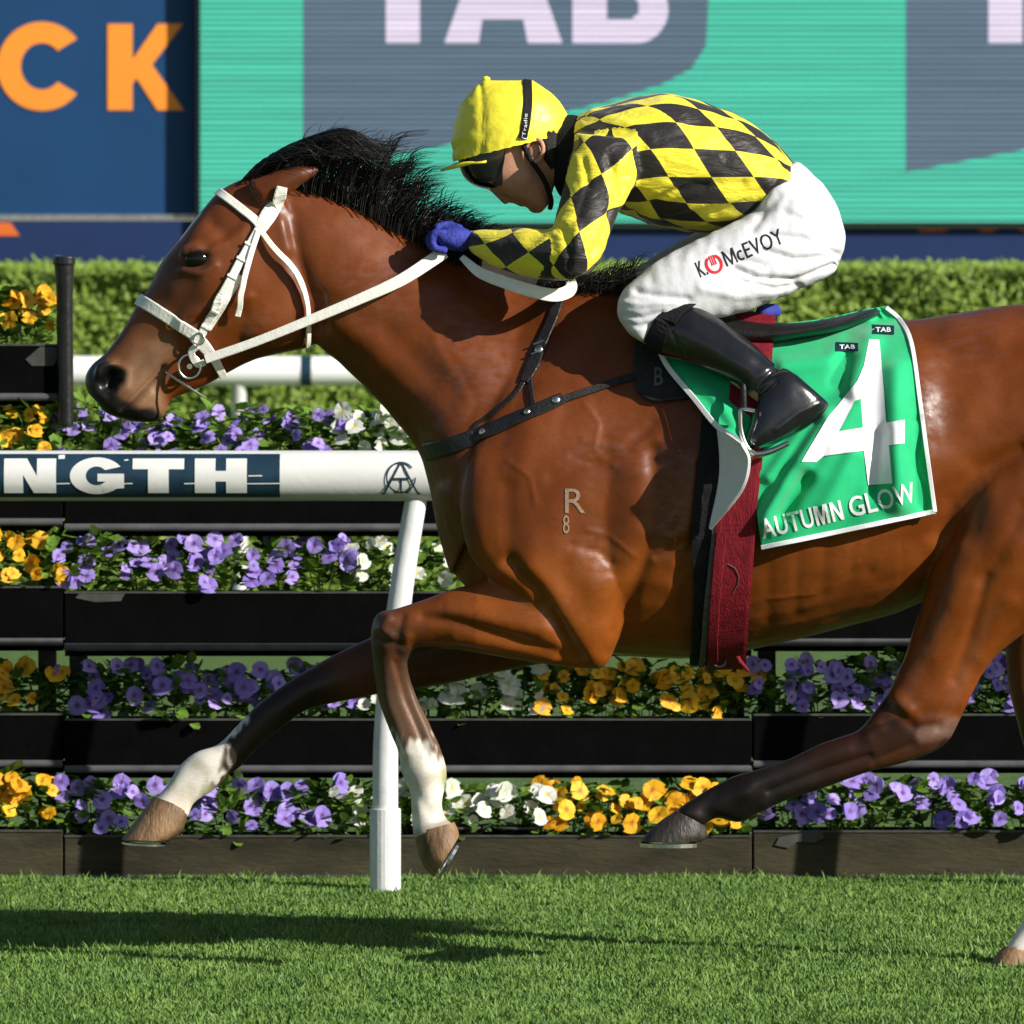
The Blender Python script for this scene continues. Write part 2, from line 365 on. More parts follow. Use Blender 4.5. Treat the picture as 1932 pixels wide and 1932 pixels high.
c = np.stack([x, y, z], 1); nrm = np.stack([rg.normal(.45, .45, n), np.where(topf, rg.normal(-.6, .5, n), rg.normal(-1, .4, n)), np.where(topf, 1., .6) + rg.normal(0, .4, n)], 1)
nrm /= np.linalg.norm(nrm, axis=1)[:, None]; t1 = np.cross(nrm, rg.normal(size=(n, 3))); t1 /= np.linalg.norm(t1, axis=1)[:, None]; t2 = np.cross(nrm, t1)
sz = rg.uniform(.009, .017, n)[:, None]
V = np.stack([c - t1 * sz, c + t2 * sz * .6, c + t1 * sz + nrm * sz * .25, c - t2 * sz * .6], 1).reshape(-1, 3); F = np.arange(4 * n).reshape(-1, 4)
o = link('foliage', raw_mesh('foliage', V, F, M['hedge_leaf'], 4), hroot)

# ---- sign boards and LED screen behind the hedge
BY, LY = 16.57, 16.5
def led(name, col, lo=.12, hi=1.78, st=1.0):
    m = bpy.data.materials.new(name); m.use_nodes = True; t = m.node_tree; N = t.nodes; b = N['Principled BSDF']
    tc = N.new('ShaderNodeTexCoord'); sp = N.new('ShaderNodeSeparateXYZ'); t.links.new(tc.outputs['Object'], sp.inputs[0])
    mu = N.new('ShaderNodeMath'); mu.operation = 'MULTIPLY'; mu.inputs[1].default_value = 2 * math.pi / .0212; t.links.new(sp.outputs['Z'], mu.inputs[0])
    si = N.new('ShaderNodeMath'); si.operation = 'SINE'; t.links.new(mu.outputs[0], si.inputs[0])
    mr = N.new('ShaderNodeMapRange'); mr.inputs['From Min'].default_value = -1; mr.inputs['To Min'].default_value = lo; mr.inputs['To Max'].default_value = hi; t.links.new(si.outputs[0], mr.inputs['Value'])
    nz = N.new('ShaderNodeTexNoise'); nz.inputs['Scale'].default_value = 3; mp = N.new('ShaderNodeMapping'); mp.inputs['Scale'].default_value = (.35, 1, 22)
    t.links.new(tc.outputs['Object'], mp.inputs[0]); t.links.new(mp.outputs[0], nz.inputs['Vector'])
    m2 = N.new('ShaderNodeMapRange'); m2.inputs['From Min'].default_value = .35; m2.inputs['From Max'].default_value = .65; m2.inputs['To Min'].default_value = .88; m2.inputs['To Max'].default_value = 1.1; t.links.new(nz.outputs['Fac'], m2.inputs['Value'])
    mm = N.new('ShaderNodeMath'); mm.operation = 'MULTIPLY'; t.links.new(mr.outputs[0], mm.inputs[0]); t.links.new(m2.outputs[0], mm.inputs[1])
    vm = N.new('ShaderNodeVectorMath'); vm.operation = 'SCALE'; vm.inputs[0].default_value = col; t.links.new(mm.outputs[0], vm.inputs['Scale'])
    b.inputs['Base Color'].default_value = (.02, .022, .022, 1); b.inputs['Roughness'].default_value = .6; b.inputs['Specular IOR Level'].default_value = .2
    t.links.new(vm.outputs[0], b.inputs['Emission Color']); b.inputs['Emission Strength'].default_value = st; return m
M['led_teal'] = led('led_teal', (.045, .42, .29)); M['led_slate'] = led('led_slate', (.07, .112, .158), .15, 1.85); M['led_white'] = led('led_white', (.60, .52, .65), .5, 1.45)
M['frame_black'] = mat('frame_black', (.008, .012, .012), .5, .3)
scr = root('led_screen', 'big teal LED screen showing white TAB lettering on slate shapes', 'screen')
plate([[(378, -420), (2700, -420), (2700, 419), (378, 419)]], LY, .1, 'display_panel', M['led_teal'], scr)
plate([[(370, -425), (377.5, -425), (377.5, 419), (370, 419)]], LY - .006, .12, 'side_frame', M['frame_black'], scr)
plate([[(370, 419.5), (2700, 419.5), (2700, 428), (370, 428)]], LY - .006, .12, 'bottom_frame', M['frame_black'], scr)
def logo(du, full=True):
    sh = [(572, -330), (1337, -330), (1337, 0)] + [(1332, 86), (1304, 130), (1251, 158), (1160, 187), (1087, 206), (847, 272), (572, 325)]
    plate([[(u + du, v) for u, v in sh]], LY - .004, .003, 'logo_shape', M['led_slate'], scr)
    Y2 = LY - .008
    T = [(665, -155), (855, -155), (855, -103), (792, -103), (792, 82), (728, 82), (728, -103), (665, -103)]
    plate([[(u + du, v) for u, v in T]], Y2, .003, 'letter', M['led_white'], scr)
    A = [(838, 82), (922, -155), (978, -155), (1061, 82), (996, 82), (987, 36), (910, 36), (903, 82)]
    plate([[(u + du, v) for u, v in A], [(u + du, v) for u, v in [(925, -14), (975, -14), (950, -92)]]], Y2, .003, 'letter', M['led_white'], scr)
    B = [(1080, -155), (1190, -155)] + arc(1190, -95, 60, 80, -45, 10) + arc(1196, 18, 65, 50, -80, 12) + [(1190, 82), (1080, 82)]
    plate([[(u + du, v) for u, v in B], [(u + du, v) for u, v in [(1145, -8), (1192, -8), (1205, 4), (1205, 24), (1192, 36), (1145, 36)]],
           [(u + du, v) for u, v in [(1145, -108), (1185, -108), (1195, -95), (1195, -70), (1185, -56), (1145, -56)]]], Y2, .003, 'letter', M['led_white'], scr)
logo(0); logo(1137)
nb = root('sign_board', 'navy blue advertising board with large orange letters C K', 'board')
plate([[(-1700, -420), (376, -420), (376, 405), (-1700, 405)]], BY, .08, 'panel', M['navy_board'], nb)
plate([[(-1700, 405.5), (376, 405.5), (376, 413), (-1700, 413)]], BY - .02, .1, 'bottom_lip', M['alu'], nb)
Cpts = arc(79, 125, 84, 38, 322, 40, 84) + arc(79, 125, 40, 318, 42, 34, 44)
plate([Cpts], BY - .004, .004, 'letter', M['orange'], nb)
plate([[(203, 45), (250, 45), (250, 112), (297, 45), (345, 45), (287, 122), (347, 208), (297, 208), (258, 148), (250, 158), (250, 208), (203, 208)]], BY - .004, .004, 'letter', M['orange'], nb)
lb = root('fascia_board', 'low navy fascia strip above the hedge with cut orange lettering', 'board')
FY = LY + .03
plate([[(-1700, 416), (368, 416), (368, 429), (2700, 429), (2700, 495), (-1700, 495)]], FY, .05, 'panel', M['navy_strip'], lb)
plate([[(-40, 420), (20, 420), (37, 445), (-30, 445)]], FY - .004, .003, 'letter', M['orange_dull'], lb)
for u0, u1 in ((1726, 1792), (1842, 1884), (1918, 1960)):
    plate([[(u0, 432), (u1, 432), (u1 - 14, 437.5), (u0 + 14, 437.5)]], FY - .004, .003, 'letter', M['orange_dull'], lb)

# ---- far running rail
fr = root('running_rail', 'far white running rail with a navy band in front of the hedge', 'rail')
RY = 14.4; MB().tube([P(-800, 700, RY), P(2700, 700, RY)], .054, 24).obj('rail_tube', M['far_white'], fr, smooth=True)
MB().tube([P(568, 700, RY), P(588, 700, RY)], .0555, 20).obj('band', M['navy_print'], fr, smooth=True)
for uu in (450, 1650):
    p = P(uu, 720, RY); MB().tube([p, (p.x, p.y + .15, .5), (p.x, p.y + .2, 0)], .028, 12).obj('post', M['white_paint'], fr, smooth=True)

# ---- near running rail with winning-post lettering
NR = 2.22
nrr = root('running_rail', 'near white running rail with navy NGTH sign and ringed monogram', 'rail')
RZ = 897.5; pr = P(0, RZ, NR); rr_ = 47.5 * S * (DC + NR) / DC
MB().tube([P(-700, RZ, NR), P(2700, RZ, NR)], rr_, 40).obj('rail_tube', M['white_paint'], nrr, smooth=True)
def on_rail(u, h, r):       # h: height on the tube face in survey units, measured down from the axis
    a = math.asin(max(-1, min(1, (h) / 47.5 * .999))); q = P(u, RZ, NR); return Vector((q.x, q.y - math.cos(a) * r, q.z - math.sin(a) * r))
m = MB(); nn = 22
V = []; F = []
for k in range(nn + 1):
    h = -41 + 80 * k / nn
    V += [on_rail(-700, h, rr_ + .0015), on_rail(529, h, rr_ + .0015)]
for k in range(nn): F.append((2 * k, 2 * k + 1, 2 * k + 3, 2 * k + 2))
sp_ = MB().add(V, F).obj('sign_panel', M['navy_print'], nrr, smooth=True)
def rail_shape(pts, name, m, parent):
    b = bmesh.new(); vs = [b.verts.new((x, y, 0)) for x, y in pts]; es = [b.edges.new((vs[i], vs[(i + 1) % len(vs)])) for i in range(len(vs))]
    bmesh.ops.triangle_fill(b, use_beauty=True, edges=es)
    for _ in range(4):
        le = [e for e in b.edges if abs(e.verts[0].co.y - e.verts[1].co.y) > 9]
        if not le: break
        bmesh.ops.subdivide_edges(b, edges=le, cuts=1); bmesh.ops.triangulate(b, faces=b.faces)
    for q in b.verts: q.co = on_rail(q.co.x, q.co.y, rr_ + .003)
    me = bpy.data.meshes.new(name); b.to_mesh(me); b.free(); me.materials.append(m); me.polygons.foreach_set('use_smooth', [True] * len(me.polygons)); return link(name, me, parent)
rail_shape([(10, 30), (10, -32), (53, -32), (72, -1), (72, -32), (108, -32), (108, 30), (66, 30), (46, -3), (46, 30)], 'letter', M['white_paint'], sp_)
rail_shape(arc(185, -1, 51, 30, 316, 26, 33) + [(236, 21), (236, -5), (186, -5), (186, 9), (204, 9)] + arc(184, -1, 20, 322, 38, 20, 17), 'letter', M['white_paint'], sp_)
rail_shape([(252, -32), (349, -32), (349, -13), (320, -13), (320, 30), (281, 30), (281, -13), (252, -13)], 'letter', M['white_paint'], sp_)
rail_shape([(369, 30), (369, -32), (408, -32), (408, -10), (428, -10), (428, -32), (467, -32), (467, 30), (428, 30), (428, 9), (408, 9), (408, 30)], 'letter', M['white_paint'], sp_)
for u0, u1, h0, h1 in ((112, 124, -38, -31), (108, 134, 12, 14), (236, 252, 12, 14), (349, 369, 12, 14), (467, 529, 12, 14), (470, 496, -2, 0), (236, 244, -30, -28)):
    rail_shape([(u0, h0), (u1, h0 - .5), (u1, h1 - .5), (u0, h1)], 'scuff', M['white_paint'], sp_)
def stroke_on_rail(pts, wd, par):
    V = []; F = []; q = cr(pts, 4) if len(pts) > 2 else np.array(pts, float)
    for i in range(len(q)):
        t = q[min(i + 1, len(q) - 1)] - q[max(i - 1, 0)]; t = t / np.linalg.norm(t); nv = np.array([-t[1], t[0]]) * wd / 2
        V += [on_rail(q[i][0] + nv[0], q[i][1] + nv[1], rr_ + .003), on_rail(q[i][0] - nv[0], q[i][1] - nv[1], rr_ + .003)]
    for i in range(len(q) - 1): F.append((2 * i, 2 * i + 1, 2 * i + 3, 2 * i + 2))
    par.add(V, F)
mb = MB(); mu_, mh = 757, 2
stroke_on_rail([(mu_ + 27 * math.cos(math.radians(a)), mh - 27 * math.sin(math.radians(a))) for a in range(40, 361, 20)], 3.0, mb)
stroke_on_rail([(mu_ - 35, mh + 27), (mu_ - 30, mh + 26), (mu_ - 1, mh - 27)], 3.6, mb); stroke_on_rail([(mu_ + 35, mh + 27), (mu_ + 30, mh + 26), (mu_ + 1, mh - 27)], 3.6, mb)
stroke_on_rail([(mu_ - 15, mh + 2), (mu_ + 15, mh + 2)], 3.4, mb); stroke_on_rail([(mu_, mh + 2), (mu_, mh + 26)], 3.4, mb); stroke_on_rail([(mu_ - 14, mh + 27), (mu_ + 14, mh + 27)], 2.6, mb)
mb.obj('monogram', M['navy_print'], nrr)
MB().tube([P(727, 1684, 2.21), P(727, 1500, 2.21), P(729, 1380, 2.21), P(741, 1240, 2.21), P(762, 1080, 2.215), P(782, 960, 2.22), P(786, 935, 2.22)], [.030, .030, .0295, .029, .0275, .026, .026], 20, sub=6).obj('post', M['white_plastic'], nrr, smooth=True)
MB().tube([P(727, 1690, 2.21), P(727, 1525, 2.21)], .0362, 24).obj('post_sleeve', M['white_plastic'], nrr, smooth=False, bevel=.002)
for uu, du in ((2100, 0),):
    MB().tube([P(uu, 1684, 2.21), P(uu + 2, 1380, 2.21), P(uu + 35, 1080, 2.215), P(uu + 60, 935, 2.22)], .029, 16, sub=6).obj('post', M['white_plastic'], nrr, smooth=True)

# ---- planter racks
ROWY = {1: 2.64, 2: 2.72, 3: 2.75, 4: 2.78, 5: 2.81}
ROW = {1: (1577, 1672), 2: (1357, 1446), 3: (1117, 1216), 4: (872, 990), 5: (660, 754)}
SEC = [('left', -420, 118, -10, (1, 2, 3, 4, 5)), ('middle', 122, 1418, 0, (1, 2, 3, 4)), ('right', 1422, 2500, -9, (1, 2, 3, 4))]
RN = {1: 'bottom', 2: 'second', 3: 'third', 4: 'fourth', 5: 'top'}
RW = {1: 'on the turf', 2: 'one tier above the turf', 3: 'two tiers above the turf', 4: 'level with the near white rail', 5: 'highest, left of the horse muzzle'}
M['rim'] = mat('rim', (.06, .06, .055), .5, .4, .3, 30)
M['tape'] = mat('torn_tape', (.06, .06, .053), .7, .3, .3, 30)
for sname, u0, u1, dv, rows in SEC:
    st = root('planter_stand', f'black stand of grey pipes carrying the {sname} flower troughs', 'stand', 'flower display stands')
    for r in rows:
        y = ROWY[r]; vt, vb = ROW[r][0] + dv, ROW[r][1] + dv
        bx = root('planter_box', f'{"weathered olive brown" if r == 1 else "black"} flower trough of the {sname} stand, {RW[r]}', 'planter', 'flower troughs')
        bm_ = M['dusty_board'] if r == 1 else M['black_plastic']
        a, b_ = P(u0, vt, y), P(u1, vb, y)
        MB().box((a.x, y, max(b_.z, -.01)), (b_.x, y + .014, a.z)).obj('front_panel', bm_, bx, bevel=.002)
        MB().box((a.x, y + .20, max(b_.z, -.01)), (b_.x, y + .214, a.z - .004)).obj('back_panel', M['black_plastic'], bx)
        for xx in (a.x, b_.x - .012): MB().box((xx, y + .0145, max(b_.z, -.01)), (xx + .012, y + .1995, a.z - .006)).obj('end_panel', M['black_plastic'], bx)
        MB().box((a.x + .013, y + .015, max(b_.z, 0) + .002), (b_.x - .013, y + .199, a.z - .02)).obj('soil', M['soil'], bx)
        MB().box((a.x, y - .003, a.z - .003), (b_.x, y + .012, a.z + .0015)).obj('rim', M['rim'], bx)
        if r > 1:
            pz = P(0, vb + 5, y).z
            MB().tube([(a.x, y + .002, pz), (b_.x, y + .002, pz)], .0095, 12).obj('support_pipe', M['grey_pipe'], st, smooth=True)
            MB().box((a.x, y + .012, pz - .022), (b_.x, y + .20, pz - .004)).obj('shelf', M['black_plastic'], st)
        else:
            MB().box((a.x, y - .004, -.01), (b_.x, y + .03, .012)).obj('base_strip', M['tape'], st)
    for uu in ((u0 + 30, u1 - 30) if u1 - u0 < 900 else (u0 + 25, (u0 + u1) / 2, u1 - 30)):
        q = P(uu, 0, 2.98); zt = P(0, ROW[max(rows)][0] + dv, 2.98).z - .02
        MB().box((q.x - .022, 3.0, 0), (q.x + .022, 3.04, zt)).obj('upright', M['black_post'], st, bevel=.003)
# torn tape marks on troughs
def tape(pts, y, nm, par): return plate([pts], y, .0015, nm, M['tape'], par)
bxs = {o['label']: o for o in COL.objects if o.name.startswith('planter_box')}
def find(sn, r): return next(o for l, o in bxs.items() if f'the {sn} stand' in l and RW[r] in l)
tape([(142, 1128), (150, 1120), (196, 1119), (236, 1120), (228, 1134), (180, 1136)], ROWY[3] - .002, 'tape_mark', find('middle', 3))
tape([(48, 678), (76, 654), (108, 655), (112, 674), (100, 690), (60, 690)], ROWY[5] - .002, 'tape_mark', find('left', 5))
tape([(1462, 1595), (1470, 1580), (1500, 1574), (1548, 1566), (1556, 1580), (1535, 1590), (1505, 1588), (1488, 1600)], ROWY[1] - .005, 'tape_mark', find('right', 1))
# dark tall post and stub beside the top trough
pt = root('fence_post', 'tall glossy black post right of the top yellow pansies', 'post')
MB().tube([P(124, 800, 2.80), P(122, 560, 2.80), P(121, 486, 2.80)], [.019, .020, .025], 16).obj('shaft', M['black_post'], pt, smooth=True)
MB().tube([P(121, 500, 2.80), P(121, 484, 2.80)], .027, 16).obj('cap', M['black_post'], pt, smooth=False, bevel=.003)
sb = tag(MB().tube([P(30, 640, 2.97), P(30, 560, 2.97), P(30, 540, 2.97)], [.014, .014, .018], 14).obj('stake', M['black_post'], smooth=True), 'short black stake behind the top yellow pansies', 'stake')
# ================================================================ HORSE
horse = root('race_horse', 'bay racehorse with white socks galloping left past the rail', 'horse')
hb = MB()
TR = [(855, 700, 850, 1075, .10, 0, -.1), (930, 600, 905, 1130, .155, 0, -.15), (1020, 548, 1000, 1185, .19, 0, -.2), (1110, 545, 1100, 1226, .215, 0, -.25), (1190, 550, 1190, 1238, .235, 0, -.25),
      (1300, 578, 1300, 1243, .26, 0, -.12), (1420, 607, 1415, 1226, .275, 0, -.03), (1520, 616, 1500, 1207, .28, 0, 0), (1620, 613, 1590, 1184, .275, 0, .03), (1720, 603, 1685, 1160, .258, 0, .05),
      (1800, 591, 1765, 1125, .24, 0, .05), (1900, 576, 1850, 1100, .235, 0, 0), (2000, 573, 1980, 1080, .245, 0, 0), (2100, 600, 2090, 1060, .215, 0, 0), (2185, 665, 2170, 950, .15, 0, 0), (2222, 735, 2215, 860, .06, 0, 0)]
hb.loft(TR, 6, 40, .92)
NK = [(480, 325, 560, 560, .055, 0, 0), (560, 348, 592, 640, .066, 0, .0), (630, 368, 640, 686, .075, 0, -.1), (704, 404, 700, 742, .082, 0, -.2), (768, 440, 752, 803, .09, 0, -.25), (830, 472, 790, 855, .105, 0, -.3), (905, 505, 810, 920, .13, 0, -.35), (1000, 535, 824, 1000, .155, 0, -.35), (1100, 552, 850, 1085, .17, 0, -.3)]
hb.loft(NK, 6, 36, .95)
HD = [(505, 322, 590, 480, .06, 0, 0), (455, 338, 600, 575, .078, 0, 0), (412, 362, 592, 648, .086, 0, .05), (374, 404, 542, 664, .093, 0, .15), (340, 450, 486, 677, .092, 0, .28), (307, 492, 432, 702, .078, 0, .25), (281, 540, 392, 725, .064, 0, .15), (257, 575, 352, 741, .055, 0, .1), (229, 624, 322, 756, .050, 0, .1), (201, 663, 309, 786, .052, 0, .1), (174, 688, 284, 796, .055, 0, .1), (161, 712, 245, 793, .053, 0, .1), (166, 738, 214, 785, .042, 0, 0), (183, 756, 194, 774, .018, 0, 0)]
hb.loft(HD, 6, 32, .85)
SH = [(1040, 580, 1150, 580, .012, -.06), (985, 660, 1195, 660, .030, -.098), (940, 740, 1225, 760, .052, -.132), (890, 850, 1245, 880, .072, -.158), (868, 950, 1240, 1000, .078, -.162), (890, 1050, 1205, 1090, .08, -.16), (960, 1120, 1178, 1180, .078, -.155), (1040, 1190, 1150, 1245, .062, -.15), (1085, 1235, 1130, 1262, .04, -.148)]
hb.loft(SH, 5, 28, .9); hb.loft(SH[:5], 5, 28, .9, mirror=True)
# near fore leg
FN = [(1060, 1085, 1128, 1262, 0.068, -0.15), (985, 1073, 1050, 1256, 0.066, -0.15), (920, 1095, 960, 1243, 0.058, -0.1441), (850, 1114, 880, 1227, 0.05, -0.1382), (795, 1135, 815, 1219, 0.043, -0.1324), (748, 1150, 783, 1221, 0.042, -0.1265), (712, 1160, 774, 1232, 0.043, -0.1206), (701, 1200, 768, 1248, 0.04, -0.1147), (707, 1258, 769, 1268, 0.034, -0.1088), (714, 1312, 784, 1314, 0.029, -0.105), (735, 1374, 807, 1364, 0.027, -0.105), (752, 1414, 832, 1420, 0.03, -0.105), (760, 1458, 841, 1454, 0.034, -0.105), (776, 1494, 837, 1484, 0.03, -0.105), (779, 1531, 831, 1520, 0.028, -0.105), (781, 1560, 840, 1546, 0.031, -0.105), (782, 1582, 857, 1560, 0.036, -0.105)]
hb.loft(FN, 5, 24, .9)
FF = [(1010, 1090, 1090, 1240, 0.066, 0.14), (920, 1122, 970, 1262, 0.062, 0.14), (830, 1152, 880, 1280, 0.055, 0.1319), (740, 1186, 790, 1297, 0.047, 0.1237), (680, 1214, 715, 1307, 0.042, 0.1156), (626, 1240, 656, 1319, 0.041, 0.1074), (585, 1262, 618, 1327, 0.037, 0.0993), (540, 1291, 574, 1340, 0.03, 0.0911), (490, 1329, 526, 1374, 0.027, 0.085), (452, 1367, 490, 1404, 0.028, 0.085), (412, 1405, 456, 1442, 0.033, 0.085), (368, 1421, 430, 1462, 0.035, 0.085), (340, 1446, 398, 1492, 0.031, 0.085), (316, 1483, 364, 1514, 0.028, 0.085), (288, 1514, 353, 1541, 0.033, 0.085)]
hb.loft(FF, 5, 24, .9)
HN = [(1840, 640, 2190, 760, .085, -.1), (1815, 760, 2200, 860, .11, -.125), (1802, 880, 2180, 960, .118, -.135), (1786, 980, 2120, 1050, .114, -.14), (1755, 1085, 2030, 1130, .098, -.145), (1725, 1180, 1935, 1192, .074, -.148), (1704, 1248, 1868, 1250, .057, -.15), (1680, 1300, 1832, 1308, .047, -.15), (1650, 1345, 1808, 1360, .044, -.15), (1622, 1377, 1780, 1404, .041, -.15), (1588, 1391, 1710, 1436, .037, -.15), (1545, 1407, 1630, 1457, .033, -.15), (1480, 1438, 1550, 1486, .029, -.15), (1430, 1454, 1480, 1509, .029, -.15), (1385, 1467, 1430, 1532, .034, -.15), (1345, 1487, 1396, 1549, .033, -.15), (1310, 1508, 1352, 1541, .029, -.15), (1278, 1530, 1326, 1557, .034, -.15)]
hb.loft(HN, 5, 26, .9)
HF = [(1900, 640, 2190, 760, .085, .1), (1940, 800, 2215, 870, .11, .13), (1930, 930, 2190, 1000, .105, .13), (1905, 1060, 2120, 1090, .09, .13), (1893, 1180, 2040, 1190, .068, .13), (1902, 1280, 2010, 1280, .05, .13), (1922, 1370, 2012, 1375, .042, .13), (1940, 1440, 2006, 1445, .036, .13), (1950, 1560, 2000, 1560, .028, .13), (1948, 1680, 2000, 1680, .028, .13), (1936, 1728, 2000, 1736, .034, .13), (1916, 1762, 1972, 1778, .030, .13), (1897, 1790, 1955, 1803, .033, .13)]
hb.loft(HF, 5, 24, .9)
EAR = [(470, 342, 500, 392, .024, -.060), (520, 322, 532, 374, .024, -.066), (562, 313, 568, 350, .017, -.066), (592, 312, 598, 330, .008, -.062), (604, 315, 605, 320, .003, -.060)]
hb.loft(EAR, 5, 16); hb.loft(EAR, 5, 16, mirror=True)
for sg in (-1, 1):      # brow over the eye, nostril rim, jaw plate, hip and hock points
    hb.ball(P(370, 474, sg * .074), (.036, .018, .018), 14, 8)
    hb.ball(P(205, 705, sg * .040), (.032, .020, .030), 14, 8)
    hb.ball(P(505, 590, sg * .052), (.085, .030, .075), 18, 10)
hm = remeshed(hb, .005, 9, 'body')
co = get_co(hm); no = get_no(hm); u, v = uv_of(co)
def fbm(co, sc, amp):
    return np.array([noise.noise(Vector((p[0] * sc, p[1] * sc, p[2] * sc))) for p in co]) * amp
near = co[:, 1] < 0
side = sstep(.02, .07, np.abs(co[:, 1]))
